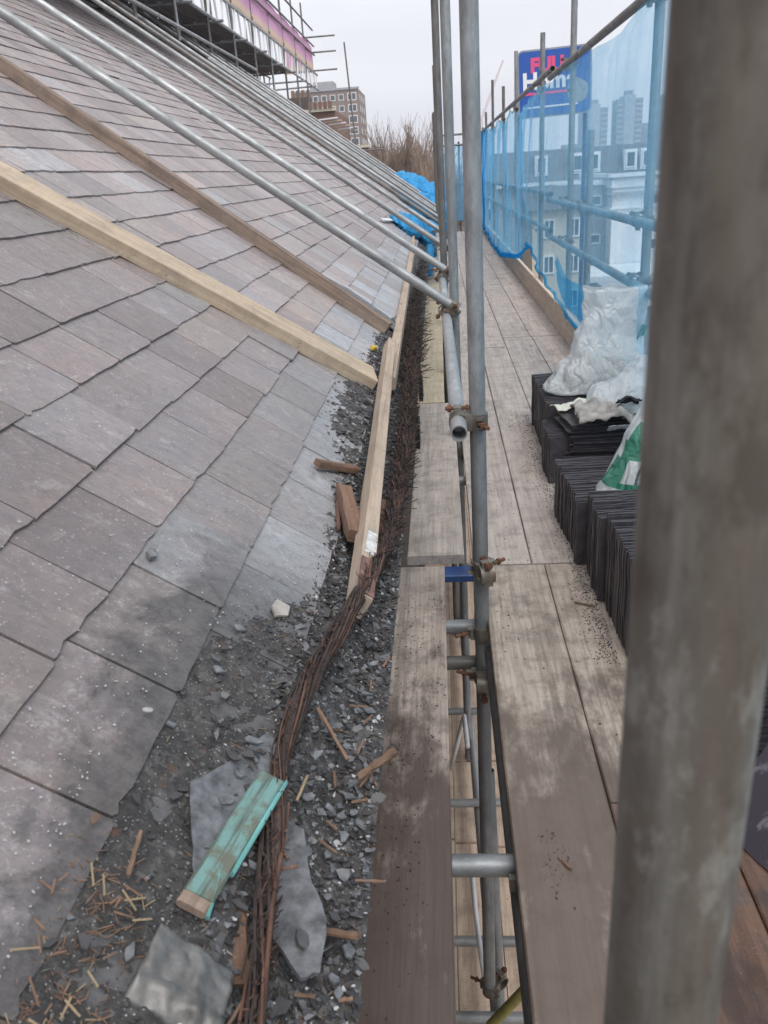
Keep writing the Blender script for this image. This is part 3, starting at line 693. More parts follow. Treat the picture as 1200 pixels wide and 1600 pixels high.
# ================================================================== GUTTER DEBRIS
def edge_u(y):
    P = [(.2, -.06), (.5, -.03), (.68, -.012), (.82, -.006), (.95, -.03), (1.2, -.078), (1.4, -.19), (1.75, -.205), (2.05, -.185), (2.4, -.09), (2.9, -.088), (3.6, -.13), (5, -.19), (9, -.2), (28, -.2)]
    for (a, b), (c, d) in zip(P, P[1:]):
        if y <= c: return b + (d - b) * max(0, (y - a) / (c - a))
    return -.2
def surf(s, y, extra=0.):
    if s >= -.222: p = roofp(s, y, .014)
    else:
        t = -.222 - s; drop = .10 + .03 * min(1, max(0, (y - 1.8) / 2)); p = roofp(-.222, y, .014); p = V((p.x + t, y, p.z - drop * min(1, t / .075) - .05 * max(0, t - .075)))
    return p + V((.25, 0, 1)) * extra
def dheight(s, y):
    e = edge_u(y) + .035 * noise.noise(V((y * 6, 1.3, s * 3))) + .012 * noise.noise(V((y * 25, 4.3, 0)))
    d = e - s
    h = min(1, max(-1, d / .05)) * (.004 + .005 * min(1, max(0, (-.10 - s) / .1)))
    q = V((s * 14, y * 14, 0)); h += (.4 + .6 * min(1, max(0, (-.08 - s) / .12))) * (.010 * noise.noise(q) + .006 * noise.noise(q * 3) + .004 * noise.noise(q * 8)) * min(1, max(.0, d / .06))
    return h
mb = MB(); NS, NY = 60, 720; s0, s1 = .03, -.372
def yy_(j): return .35 + (28 - .35) * ((j / NY) ** 2.4) if False else .35 + 7.2 * (j / NY) ** 1.5
vs = []
for j in range(NY + 1):
    y = yy_(j)
    for i in range(NS + 1):
        s = s0 + (s1 - s0) * i / NS; vs.append(surf(s, y, dheight(s, y) if s - .0 < edge_u(y) + .06 else -.02))
mb.add(vs, [(j * (NS + 1) + i, j * (NS + 1) + i + 1, (j + 1) * (NS + 1) + i + 1, (j + 1) * (NS + 1) + i) for j in range(NY) for i in range(NS)])
tag(mb.build('gutter_dirt', M['debris'], None, True), kind='stuff')
mb = MB(); mb.add([surf(-.222, 7.5, -.006), surf(-.37, 7.5, -.006), surf(-.37, 27.4, -.006), surf(-.222, 27.4, -.006)], [(0, 1, 2, 3)])
tag(mb.build('gutter_silt', M['debris']), kind='stuff')
def on_debris(s, y, h=0.): return surf(s, y, dheight(s, y) + h)
def rnd_rot(tilt=.5):
    return Matrix.Rotation(random.uniform(0, 6.28), 4, 'Z') @ Matrix.Rotation(random.gauss(0, tilt), 4, 'X') @ Matrix.Rotation(random.gauss(0, tilt * .6), 4, 'Y')
def rand_sy():
    while True:
        y = .42 + 3.6 * random.random() ** 1.7; s = random.uniform(-.37, edge_u(y) + .02)
        if random.random() < (.12 + .88 * min(1, max(0, (-.10 - s) / .14))): return s, y
SLP = Matrix.Rotation(R(22), 4, 'Y')
chips = {'slate_chips': ('chip', 4200, (.0012, .0055), .0009), 'dark_chips': ('chip_dark', 4200, (.0015, .007), .0012), 'lime_flakes': ('chip_pale', 1300, (.0008, .0028), .0007)}
for nm, (mt, cnt, (a, b), th) in chips.items():
    mb = MB()
    for i in range(cnt):
        s, y = rand_sy(); r_ = random.uniform(a, b) * (1 if random.random() < .93 else 1.9) * (.55 if s > -.2 and y < 1.5 else 1.25) * (1 + .15 * y)
        m = Matrix.Translation(on_debris(s, y, .002)) @ SLP @ rnd_rot(.45)
        mb.plate(poly(random.choice((4, 4, 5, 6)), r_, r_ * random.uniform(.35, .9), .36), m, th)
    tag(mb.build(nm, M[mt]), kind='stuff')
for nm, mt, cnt in (('wood_splinters', 'wood_bit', 800), ('orange_splinters', 'splinter', 110), ('pale_splinters', 'splinter_pale', 170)):
    mb = MB()
    for i in range(cnt):
        s, y = rand_sy() if random.random() < .75 else (random.uniform(-.14, -.01), random.uniform(.4, .66))
        L = random.uniform(.004, .02); m = Matrix.Translation(on_debris(s, y, .003)) @ SLP @ rnd_rot(.3)
        mb.box((0, 0, 0), (L, random.uniform(.0004, .0014), random.uniform(.0005, .0012)), m)
    tag(mb.build(nm, M[mt]), kind='stuff')
# dust and grit on the slates and on the boards
mb = MB()
for i in range(900):
    y = .4 + 3.2 * random.random() ** 1.4; s = edge_u(y) + random.random() ** 2.2 * .5
    if random.random() < .2: s = edge_u(y) + random.random() ** 2 * .09
    r_ = random.uniform(.0006, .0022); m = Matrix.Translation(roofp(s, y, .0215)) @ RM @ rnd_rot(.1)
    mb.plate(poly(5, r_, r_ * .7, .3), m, .0008)
tag(mb.build('lime_grit', M['chip_pale']), kind='stuff')
mb = MB()
cl_ = [(random.uniform(-.18, -.03) if i % 2 else random.uniform(.13, .5), random.uniform(.8, 2.5) if i % 2 else random.uniform(.95, 5.5), random.uniform(.015, .10)) for i in range(22)]
for i in range(1300):
    cx_, cy_, cs_ = random.choice(cl_); x = random.gauss(cx_, cs_ * .6); y = random.gauss(cy_, cs_ * 1.6)
    if not (-.195 < x < -.03 or .125 < x < .6) or y < .7: continue
    r_ = .0005 + .0032 * random.random() ** 3; m = Matrix.Translation((x, y, .001)) @ rnd_rot(.1); mb.plate(poly(5, r_, r_ * .6, .35), m, .0012)
for i in range(1900):                                       # crushed slate along the foot of the stacks
    y = random.uniform(2.0, 4.6); x = .475 - abs(random.gauss(0, .035)); r_ = random.uniform(.0007, .0035)
    m = Matrix.Translation((x, y, .001)) @ rnd_rot(.15); mb.plate(poly(5, r_, r_ * .6, .35), m, .001)
tag(mb.build('board_grit', M['chip_dark']), kind='stuff')

def shard(name, label, cat, p, rx, ry, mat, n=8, t=.004, m=None, j=.2, group=None):
    mb = MB(); mb.plate(poly(n, rx, ry, j), Matrix.Identity(4), t, warp=t * .15)
    o = mb.build(name, mat); o.matrix_world = Matrix.Translation(p) @ (m or SLP @ rnd_rot(.15)); return tag(o, label, cat, group)
G1 = 'broken slate pieces in the gutter'
def slab(label, pts, t, nudge=.0016):
    pts = [V(p) for p in pts]; out = []
    for p, q in zip(pts, pts[1:] + pts[:1]):
        for k in range(3): out.append(p.lerp(q, k / 3) + V((random.uniform(-nudge, nudge), random.uniform(-nudge, nudge) * 2, 0)))
    c = sum(out, V()) / len(out); mb = MB(); n = len(out); up = V((.3, 0, .95)) * t
    mb.add([p - c + up for p in out] + [p - c for p in out], [tuple(range(n))] + [(i, n + i, n + (i + 1) % n, (i + 1) % n) for i in range(n)])
    o = mb.build('slate_shard', M['chip']); o.location = c; return tag(o, label, 'slate piece')
slab('large flat grey slate slab lying along the gutter right of the wire bundle', [(-.250, .845, .533), (-.238, .74, .533), (-.226, .655, .532), (-.188, .612, .528), (-.166, .620, .526), (-.168, .69, .527), (-.196, .745, .529), (-.216, .83, .531)], .006)
shard('slate_shard', 'pale oval slate piece at the lower tip of the big slate slab', 'slate piece', V((-.192, .655, .537)), .013, .010, M['slate'], 7, .003, j=.25)
shard('slate_shard', 'small rounded slate lying on the roof slates near the middle left', 'slate piece', roofp(.086, 1.225, .024), .014, .013, M['chip'], 6, .007, RM)
slab('broad wet slate slab lying up against the turquoise strip', [roofp(*q, .024) for q in ((-.126, .79), (-.150, .72), (-.174, .662), (-.203, .70), (-.236, .90), (-.232, .943), (-.205, .945), (-.170, .868))], .006)
shard('slate_shard', 'pinkish slate corner showing through the dirt by the batten end', 'slate piece', roofp(-.16, 1.27, .024), .03, .022, M['sack'], 5, .005, RM)
shard('black_felt', 'black torn felt flap beside the top of the turquoise strip', 'felt', roofp(-.232, .885, .03), .028, .014, M['black'], 6, .002)
for i in range(46):
    s = random.uniform(-.36, -.27); y = random.uniform(.55, 1.25)
    shard('slate_shard', 'loose slate fragment among the rubble between the wire bundle and the gutter lip', 'slate piece', on_debris(s, y, .007), random.uniform(.005, .013), random.uniform(.004, .009), M[random.choice(('chip', 'chip', 'chip_dark'))], random.choice((4, 5, 6)), .003, j=.34, group=G1)
for i in range(34):
    s = random.uniform(-.24, -.06); y = random.uniform(.5, 1.5)
    if s > edge_u(y) - .01: continue
    shard('slate_shard', 'loose slate fragment on the dirt left of the wire bundle', 'slate piece', on_debris(s, y, .006), random.uniform(.006, .014), random.uniform(.004, .008), M[random.choice(('chip', 'chip_dark'))], random.choice((4, 5, 6)), .003, j=.34, group='slate pieces left of the wire bundle')
# turquoise painted wood strip
ts = thing('painted_strip', 'turquoise painted wood strip broken at its lower end', 'wood strip', on_debris(-.20, .66, .02))
TA, TB = roofp(-.181, .640, .034), roofp(-.225, .852, .042)
loc = Matrix.Translation(-ts.location)
link('strip', beam_mesh((TB - TA).length, .037, .010, name='strip', mats=M['turquoise']), ts, loc @ frame(TA, TB, (.45, 0, 1)))
link('painted_edge', beam_mesh((TB - TA).length * .8, .005, .011, name='painted_edge', mats=M['turq_edge']), ts, loc @ frame(TA.lerp(TB, .2) + V((.019, 0, -.008)), TB + V((.019, 0, -.008)), (.45, 0, 1)))
link('bare_end', beam_mesh(.016, .036, .010, name='bare_end', mats=M['timber_old']), ts, loc @ frame(TA - (TB - TA).normalized() * .017, TA, (.45, 0, 1)))
link('split_tail', beam_mesh(.055, .005, .009, name='split_tail', mats=M['turq_edge']), ts, loc @ frame(TA + V((.014, -.020, -.008)), TA + V((.016, .035, -.004)), (.45, 0, 1)))
# folded lead sheet in the near corner
mb = MB(); NL = 22; vs = []
q00, q10, q11, q01 = roofp(-.150, .588, .04), roofp(-.243, .574, .036), roofp(-.246, .500, .034), roofp(-.146, .515, .03)
for j in range(NL + 1):
    for i in range(NL + 1):
        a = i / NL; b = j / NL; p = (q00 * (1 - a) + q10 * a) * (1 - b) + (q01 * (1 - a) + q11 * a) * b
        h = .005 * abs(noise.noise(V((a * 2.3, b * 1.7, 2)))) + .0025 * noise.noise(V((a * 7, b * 7, 5))) + .006 * max(0, 1 - abs(a - .52 - .2 * b) * 9) - .016 * max(0, b - .72) ** 1.2 * 4
        h += .0016 * noise.noise(V((a * 18, b * 18, 9))); e = .003 * noise.noise(V((a * 5, b * 5, 1)))
        vs.append(p + NR * h + V((e, e, 0)))
mb.add(vs, [(j * (NL + 1) + i, j * (NL + 1) + i + 1, (j + 1) * (NL + 1) + i + 1, (j + 1) * (NL + 1) + i) for j in range(NL) for i in range(NL)])
o = mb.build('lead_sheet', M['lead'], None, True)
so_ = o.modifiers.new('s', 'SOLIDIFY'); so_.thickness = .002
tag(o, 'crumpled dull lead flashing piece in the near bottom corner', 'lead sheet')
# named bits of wood
def stick(label, p0, p1, w, h, mat, name='wood_scrap', cat='wood scrap', group=None, up=(.4, 0, 1)):
    o = beam(name, p0, p1, w, h, mat, up=up, jit=min(.0016, .16 * min(w, h)), seg=6, ch=min(.003, .25 * min(w, h))); return tag(o, label, cat, group)
od = on_debris
stick('broken dark batten offcut lying across the slates beside the long batten', roofp(-.118, 1.99, .036), roofp(-.225, 2.10, .036), .026, .02, M['wood_bit'])
stick('short thick batten stub with orange broken end beside the long batten', roofp(-.205, 1.885, .05), roofp(-.262, 1.66, .055), .038, .03, M['wood_bit'])
stick('thin red brown sliver beside the batten stub', roofp(-.19, 1.95, .03), roofp(-.225, 1.70, .03), .008, .008, M['wire_red'])
stick('orange brown timber block standing beside the wire bundle', (-.247, .585, .55), (-.268, .668, .572), .022, .02, M['wood_bit'])
stick('yellowish split stick in the middle of the gutter', od(-.262, 1.07, .015), od(-.315, 1.00, .02), .006, .006, M['splinter'])
stick('orange split piece pointing onto the left board', od(-.335, .955, .02), od(-.385, .985, .05), .012, .008, M['splinter'])
stick('red brown stick lying on the rubble right of the slate slab', od(-.315, .70, .015), od(-.36, .685, .018), .008, .007, M['splinter'])
stick('upright orange sliver under the turquoise strip', roofp(-.10, .63, .03), roofp(-.093, .69, .03), .005, .004, M['splinter'])
stick('yellow straw splinter by the wire bundle', od(-.262, .86, .02), od(-.268, .90, .03), .004, .003, M['splinter_pale'])
stick('broken twig on the walkway board', (.205, 1.28, .004), (.222, 1.255, .004), .006, .005, M['wood_bit'])
stick('small wood sliver by the foot of the slate stack', (.40, 2.36, .006), (.46, 2.33, .006), .007, .005, M['splinter'])
for i in range(26):
    s = random.uniform(-.15, -.03); y = random.uniform(.45, .62); L = random.uniform(.012, .04); a = random.uniform(0, 3.1)
    p = roofp(s, y, .030); d = (RM.to_3x3() @ V((math.cos(a), math.sin(a), 0))) * L
    stick('wood shaving in the litter at the near left corner', p, p + d * .7, .0022, .0012, M[random.choice(('splinter', 'wood_bit', 'wood_bit', 'splinter_pale'))], 'wood_shaving', 'wood shaving', 'wood shavings in the near corner')
for i in range(30):
    s = random.uniform(-.36, -.24); y = random.uniform(.5, 1.3); L = random.uniform(.015, .045)
    p = od(s, y, .010); d = V((random.uniform(-1, 1), random.uniform(-1, 1), random.uniform(-.1, .25))).normalized() * L
    stick('splinter lying in the rubble beside the gutter lip', p, p + d, .004, .003, M[random.choice(('splinter', 'wood_bit', 'wood_bit'))], 'splinter', 'splinter', 'splinters in the gutter')
mb = MB(); mb.plate(poly(9, .009, .004, .1), Matrix.Identity(4), .002); o = mb.build('dead_leaf', M['splinter']); o.matrix_world = Matrix.Translation(roofp(-.039, .675, .032)) @ RM; tag(o, 'single orange leaf on the dirty slates at lower left', 'leaf')
mb = MB(); mb.plate(poly(9, .008, .0045, .1), Matrix.Identity(4), .002); o = mb.build('pale_flake', M['chip_pale']); o.matrix_world = Matrix.Translation(roofp(-.034, .87, .032)) @ RM @ Matrix.Rotation(1, 4, 'Z'); tag(o, 'single white flake on the dirty slates at left', 'flake')
mb = MB(); mb.box((0, 0, 0), (.03, .024, .02)); o = mb.build('yellow_block', M['yellow']); o.matrix_world = Matrix.Translation(roofp(-.155, 3.6, .036)) @ RM @ Matrix.Rotation(.5, 4, 'Z'); bv = o.modifiers.new('b', 'BEVEL'); bv.width = .004; tag(o, 'small yellow block below the pale roof plank', 'block')

# long battens along the eave
def bat(label, p0, p1, w, h, mat): return tag(beam('eaves_batten', p0, p1, w, h, mat, jit=.001), label, 'batten')
fb = thing('eaves_batten', 'long pale sawn batten with a white painted end lying along the eave', 'batten', (-.19, 1.3, .6))
F0, F1 = V((-.182, 1.335, .595)), V((-.245, 3.60, .652))
il = Matrix.Translation(-fb.location)
UPF = V((.7, 0, 1))
link('timber', beam_mesh((F1 - F0).length, .036, .052, name='timber', mats=M['timber_fascia']), fb, il @ frame(F0, F1, UPF))
dF = (F1 - F0).normalized(); zF = (UPF - dF * UPF.dot(dF)).normalized()
link('white_patch', beam_mesh(.11, .026, .002, name='white_patch', mats=M['whitepaint']), fb, il @ frame(F0 + dF * .17 + zF * .0265, F0 + dF * .28 + zF * .0265, UPF))
link('red_patch', beam_mesh(.14, .0365, .002, name='red_patch', mats=M['redpaint']), fb, il @ frame(F0 + dF * .005 + zF * .0265, F0 + dF * .145 + zF * .0265, UPF))
bat('second pale batten continuing the line of the eave up to the blue bundle', (-.223, 3.15, .58), (-.30, 9.6, .62), .045, .05, M['timber_fascia'])
bat('narrow batten lying just behind the second batten near the blue bundle', (-.268, 6.2, .60), (-.325, 10.4, .63), .03, .04, M['timber_new'])
stick('dark broken block under the long batten beside the wire bundle', (-.175, 1.78, .52), (-.172, 1.98, .53), .04, .04, M['wood_bit'])
# planks on the roof
def roof_plank(label, a, b, w, h, mat, bow=0):
    return tag(beam('roof_plank', roofp(*a, .017 + h / 2), roofp(*b, .017 + h / 2), w, h, mat, up=NR, bow=bow), label, 'plank')
roof_plank('pale new plank lying up the slates with its end by the yellow block', (-.19, 3.07), (1.9, 2.58), .165, .05, M['timber_new'])
roof_plank('brown weathered plank lying up the slates below the first raking tube', (-.19, 4.13), (3.0, 4.70), .075, .065, M['timber_old'])
mb = MB(); mb.plate([(0, -.10), (.25, -.13), (.4, -.05), (.42, .08), (.1, .06), (-.1, .0)], Matrix.Identity(4), .006); o = mb.build('loose_slate', M['chip']); o.matrix_world = Matrix.Translation(roofp(.12, 4.45, .035)) @ RM @ Matrix.Rotation(R(-70), 4, 'Z'); tag(o, 'loose grey slate slipped beside the lower end of the brown plank', 'slate')

# ================================================================== WIRE BUNDLE IN THE GUTTER
hp = [(-.214, .40, .555), (-.218, .54, .56), (-.235, .70, .565), (-.260, .92, .578), (-.236, 1.09, .600), (-.190, 1.26, .612), (-.160, 1.50, .590), (-.148, 1.66, .56), (-.142, 2.2, .53), (-.142, 2.6, .53), (-.150, 3.3, .52), (-.172, 4.6, .51), (-.20, 6.5, .5), (-.24, 10., .5)]
def path(t):
    y = .40 + (10 - .40) * t
    for a, b in zip(hp, hp[1:]):
        if y <= b[1]: f = (y - a[1]) / (b[1] - a[1]); return V(a).lerp(V(b), f)
    return V(hp[-1])
def pathy(y): return path((y - .40) / 9.6)
wb = thing('wire_bundle', 'bristly rusty brown bundle of wire and twigs running along the gutter', 'wire bundle', (-.24, .4, .5))
wl = Matrix.Translation(-wb.location)
def wpart(mb, nm, mat): return tag(link(nm, mb.mesh(nm, mat), wb, wl), kind='stuff')
mb = MB(); mr = MB()
for i in range(240):                                      # long strands
    y = random.uniform(.4, 1.6) if i < 130 else random.uniform(1.2, 3.4); L = random.uniform(.25, .9); ph_ = random.uniform(0, 6.28); rr_ = random.uniform(.003, .016) if i < 130 else random.uniform(.003, .02)
    pts = []
    for k in range(14):
        yy = y + L * k / 13; a = ph_ + yy * 9; c = pathy(min(yy, 9.9)); jr = rr_ * (1 + .5 * noise.noise(V((i, yy * 8, 0))))
        pts.append(c + V((math.cos(a) * jr, 0, math.sin(a) * jr + .012)))
    (mr if i % 5 == 0 else mb).tube(pts, random.uniform(.0010, .0024), 4, cap=False)
for i in range(7500):                                    # bristles that lean up and outwards
    y = 1.25 + random.random() ** .8 * 3.6 if i % 8 else random.uniform(.5, 1.25); c = pathy(y)
    wd = .006 + .015 * min(1, max(0, (y - 1.4) / .7))
    b0 = c + V((random.uniform(-wd, wd), 0, random.uniform(-.03, .03)))
    L = random.uniform(.015, .05) * (1 if y > 1.5 else .4)
    d = V((random.gauss(.18, .42), random.gauss(.5, .9), random.uniform(.0, .7))).normalized() * L
    (mr if random.random() < .12 else mb).tube([b0, b0 + d * .5 + V((random.gauss(0, .002), 0, 0)), b0 + d], .0007 + .00022 * y, 3, cap=False)
for i in range(2600):                                     # flattened netting strands further along
    y = random.uniform(3.6, 9.8); c = pathy(y); b0 = c + V((random.uniform(-.05, .035), 0, random.uniform(-.04, .03)))
    d = V((random.uniform(-1, 1), random.uniform(-2, 2), random.uniform(-.2, .5))).normalized() * random.uniform(.03, .12); mb.tube([b0, b0 + d], .0018, 3, cap=False)
wpart(mb, 'wire_strands', M['wire']); wpart(mr, 'orange_strands', M['wire_red'])
st_ = thing('brown_stick', 'smooth dark brown stick with a pale cut top beside the turquoise strip', 'stick', (-.2335, .722, .575))
mb = MB(); mb.tube([(0, 0, .0), (-.006, .06, .008), (-.013, .120, .014)], .0085, 10, r2=.0075); mb.build('shaft', M['stick'], st_, True)
mb = MB(); mb.tube([(-.0131, .121, .0145), (-.015, .134, .018)], .0082, 10, r2=.006); mb.build('cut_end', M['sack'], st_, True)
tag(link('orange_stem', (lambda q: (q.tube([(-.226, .74, .582), (-.222, .66, .584), (-.214, .58, .578), (-.208, .50, .57)], .0035, 6), q)[1])(MB()).mesh('orange_stem', M['wire_red'])), 'thin orange brown stem hanging below the brown stick', 'stem')

# ================================================================== SCAFFOLD BOARDS
def sboard(x0, x1, y0, y1, mat, label, z=0., tilt=0., dx=0., name='scaffold_board', grp='scaffold boards of the walkway'):
    w = x1 - x0; xc = (x0 + x1) / 2
    return tag(beam(name, (xc, y0, z - .019), (xc + dx, y1, z - .019 + tilt), w, .038, mat, ch=.0035, jit=.0006), label, 'scaffold board', grp)
bl = M['board']; bd = M['board_dark']; bf = M['board_far']
sboard(-.205, -.018, -.6, 2.665, bd, 'dark wet board beside the gutter, nearest the camera', dx=-.012)
sboard(-.172, .046, 2.745, 4.92, bf, 'grey grained board beyond the blue transom left of the handrail', z=.006, dx=.0)
sboard(-.19, -.012, 4.95, 7.0, M['board_new'], 'yellowish board along the gutter behind the first pole', z=.004)
sboard(-.21, -.01, 7.03, 10.9, M['board_new'], 'second yellowish board along the gutter further on', z=.0)
sboard(-.23, -.02, 10.93, 19, bf, 'far grey board along the gutter by the blue bundles', z=.0)
sboard(.108, .334, -.7, 2.652, bl, 'stained walkway board right of the open gap, nearest the camera', dx=.0)
sboard(.338, .562, 1.45, 2.652, bl, 'walkway board under the feet of the near slate stack')
sboard(.338, .562, -.7, 1.445, M['board_red'], 'reddish wet board behind the foot of the near blurred pole')
sboard(.566, .79, -.7, 1.9, M['board_red'], 'red brown board in the bottom right corner under the leaning slate')
sboard(.566, .79, 1.904, 2.652, bl, 'short run of board between the two slate rows')
sboard(.794, 1.03, -.7, 2.652, bl, 'outermost near board under the loaded slates')
sboard(.078, .290, 2.665, 6.56, bf, 'second row walkway board next to the poles')
sboard(.294, .500, 2.665, 6.56, bf, 'second row walkway board left of the slate stacks', dx=.002)
sboard(.505, .745, 2.665, 6.93, bf, 'second row board under the slate stacks')
sboard(.749, 1.03, 2.665, 6.93, bf, 'second row board beside the toe board')
x_ = .06
for i, (xa, xb) in enumerate(((.05, .275), (.279, .501), (.506, .735), (.739, 1.03))):
    sboard(xa, xb, 6.58 if i < 2 else 6.95, 10.4, bf, ('third row board beside the poles', 'third row board second from the poles', 'third row board second from the toe board', 'third row board beside the toe board')[i])
    sboard(xa, xb, 10.42, 14.3, bf, ('fourth row board beside the poles', 'fourth row board second from the poles', 'fourth row board second from the toe board', 'fourth row board beside the toe board')[i])
    sboard(xa, xb, 14.32, 20.2, bf, ('farthest board beside the poles', 'farthest board second from the poles', 'farthest board second from the toe board', 'farthest board beside the toe board')[i])
# toe boards
tb = [(2.2, 4.95, 1.0), (4.97, 7.35, 1.0), (7.38, 9.0, 1.0), (9.03, 12.9, 1.0), (12.93, 16.8, 1.0), (16.83, 20.3, 1.0)]
tbl = ['toe board behind the stacked slates', 'toe board with the netting draped over it', 'toe board that ends at the dark gap', 'toe board beyond the dark gap', 'distant toe board with netting tucked over', 'farthest toe board at the scaffold end']
for (a, b, x), l_ in zip(tb, tbl):
    o = beam('toe_board', (x + .008, a, .118), (x + .008, b, .118), .038, .225, M['toe'], ch=.003); tag(o, l_, 'toe board', 'toe boards')

# ================================================================== SCAFFOLD TUBES
LZ = .69
pA = pole('scaffold_standard', (.088, 2.28, -1.78), (.0905, 2.28, 2.6), M['galv'], 'thick upright pole standing in the gap at the open rail end', 'scaffold pole')
coupler(pA, 1.78 + .67, R(180)); coupler(pA, 1.78 + .19, R(-75)); coupler(pA, 1.78 - .05, R(90)); coupler(pA, 1.78 - .22, R(90), -1); coupler(pA, .03, R(40))
pB = pole('scaffold_standard', (.060, 4.22, -9.8), (.060, 4.22, 3.3), M['galv'], 'second upright pole carrying the lowest raking tube', 'scaffold pole')
coupler(pB, 9.8 + LZ, R(180)); coupler(pB, 9.8 - .08, R(90))
pC = pole('scaffold_standard', (.010, 5.75, -9.8), (.020, 5.75, 3.6), M['galv_dull'], 'third upright pole, dull and touching the second one in view', 'scaffold pole')
coupler(pC, 9.8 + LZ, R(180))
for i, (x, y, z1, l_) in enumerate(((.020, 7.8, 2.29, 'shorter pole just left of the paired tall poles'), (.005, 9.6, 2.38, 'pole showing a thin edge left of the tall pair'), (-.02, 12.2, 2.1, 'inner pole far along, mostly hidden behind nearer poles'), (-.042, 15., 2.25, 'farthest inner pole against the bare trees'), (-.06, 18.4, 2.0, 'last inner pole at the scaffold end'))):
    p = pole('scaffold_standard', (x, y, -9.8), (x, y, z1), M['galv_dull'], l_, 'scaffold pole', n=12); coupler(p, 9.8 + LZ, R(180))
nearp = pole('scaffold_standard', (.0795, .256, -1.5), (.0915, .256, 2.4), M['galv_near'], 'large out of focus pole filling the right foreground', 'scaffold pole', n=48)
# inner handrail
rl = pole('handrail_tube', (.0325, 2.16, LZ - .02), (-.02, 8.6, LZ + .0), M['galv_pale'], 'inner handrail tube with an open end by the thick pole', 'handrail')

rl2 = pole('handrail_tube', (-.024, 8.62, LZ), (-.07, 18.5, LZ), M['galv_pale'], 'far length of inner handrail running past the blue bundles', 'handrail', n=12)
# raking tubes over the roof
DT = .477
def tubep(u, y): return EYE + UR * u + V((0, y, 0)) + NR * (-DT)
TY = [4.08, 5.55, 7.44, 9.17, 10.5, 11.7, 12.9, 13.6, 14.9, 16.2, 17.7]
words = ['lowest', 'second', 'third', 'fourth', 'fifth', 'sixth', 'seventh', 'eighth', 'ninth', 'tenth', 'topmost and farthest']
for i, y in enumerate(TY):
    u0 = -.435 + random.uniform(-.012, .012)
    p = pole('raking_tube', tubep(u0, y), tubep(5.5 if i not in (2, 6) else 3.6, y + random.uniform(-.05, .05)), M['galv_pale'] if i != 4 else M['galv_dull'], f'{words[i]} raking scaffold tube crossing above the slates, counted from the camera', 'raking tube', 'raking tubes over the roof', n=20 if i < 4 else 10)
    coupler(p, .035, R(-90))
# transoms under the walkway
for i, (y, xa, xb, z, m_, l_) in enumerate(((1.33, -.30, 1.1, -.065, 'galv', 'big transom tube seen close in the gap under the boards'), (2.335, -.30, .40, -.062, 'galv', 'transom clamped just below the board ends in the gap'), (2.335, -.35, 1.1, -.205, 'galv_dull', 'darker transom just under the clamped one in the gap'), (3.72, -.28, 1.1, -.065, 'galv', 'transom stub glimpsed between handrail and thick pole'), (5.0, -.28, 1.1, -.065, 'galv', 'transom under the second row of boards'))):
    p = pole('transom_tube', (xa, y, z), (xb, y, z), M[m_], l_, 'transom'); i == 0 and coupler(p, .44, R(170))
mb = MB(); mb.box((0, 0, 0), (.9, .08, .03)); o = mb.build('blue_transom', M['bluesteel']); o.location = (.15, 2.705, -.056); bv = o.modifiers.new('b', 'BEVEL'); bv.width = .004; tag(o, 'blue painted steel bearer under the board ends', 'bearer')
lg = pole('ledger_tube', (.135, -1, -.12), (.085, 9, -.12), M['galv_dull'], 'ledger tube running along under the edge of the walkway', 'ledger')

# lower lift
for i, (xa, xb) in enumerate(((-.27, -.05), (-.045, .178), (.182, .40), (.405, .62), (.625, .85))):
    for j, (ya, yb) in enumerate(((-.3, 3.52 - .03 * i), (3.54 - .03 * i, 4.18), (4.2, 8.1), (8.12, 12))):
        ord_ = ('first', 'second', 'third', 'fourth', 'fifth')[i]; rw = ('nearest', 'second', 'third', 'farthest')[j]
        tag(beam('lower_board', ((xa + xb) / 2, ya, -2.219), ((xa + xb) / 2, yb, -2.219), xb - xa, .038, M['board_low']), f'dry pale board of the lift below, {ord_} from the wall in the {rw} row', 'scaffold board', 'boards of the lift below')
for i, y in enumerate((2.33, 2.70, 3.60, 4.45, 5.5, 6.4)):
    pole('lower_tube', (-.35, y, -2.0), (.95, y, -2.0), M['galv_pale'], f'horizontal tube of the lift below, {("nearest", "second", "third", "fourth", "fifth", "farthest")[i]} seen down the gap', 'scaffold tube', 'cross tubes of the lift below', n=14)
pole('lower_tube', (.125, 1.9, -2.05), (.02, 8, -2.05), M['galv_pale'], 'long tube running away under the gap on the lift below', 'scaffold tube')
pole('lower_standard', (.135, 2.34, -2.19), (.115, 2.60, -.9), M['galv_pale'], 'slanting tube close beside the thick pole below the walkway', 'scaffold tube')
pole('yellow_tube', (.085, 2.18, -1.83), (.42, 2.14, -1.25), M['yellow_tube'], 'dirty yellow tube slanting out from the foot of the thick pole', 'tube', r=.021)
mb = MB(); mb.tube([(.046, 3.6, -1.6), (.035, 3.9, -1.62), (-.01, 3.95, -1.85), (-.06, 4.0, -2.1)], .014, 8); tag(mb.build('white_pipe', M['white'], None, True), 'bent white pipe glimpsed down the gap', 'pipe')
mb = MB(); mb.tube([(.035, 2.8, -1.6), (.045, 2.6, -1.7), (.062, 2.45, -1.8), (.08, 2.33, -1.87)], .011, 8); tag(mb.build('white_hose', M['white'], None, True), 'white hose hanging beside the foot of the thick pole', 'hose')

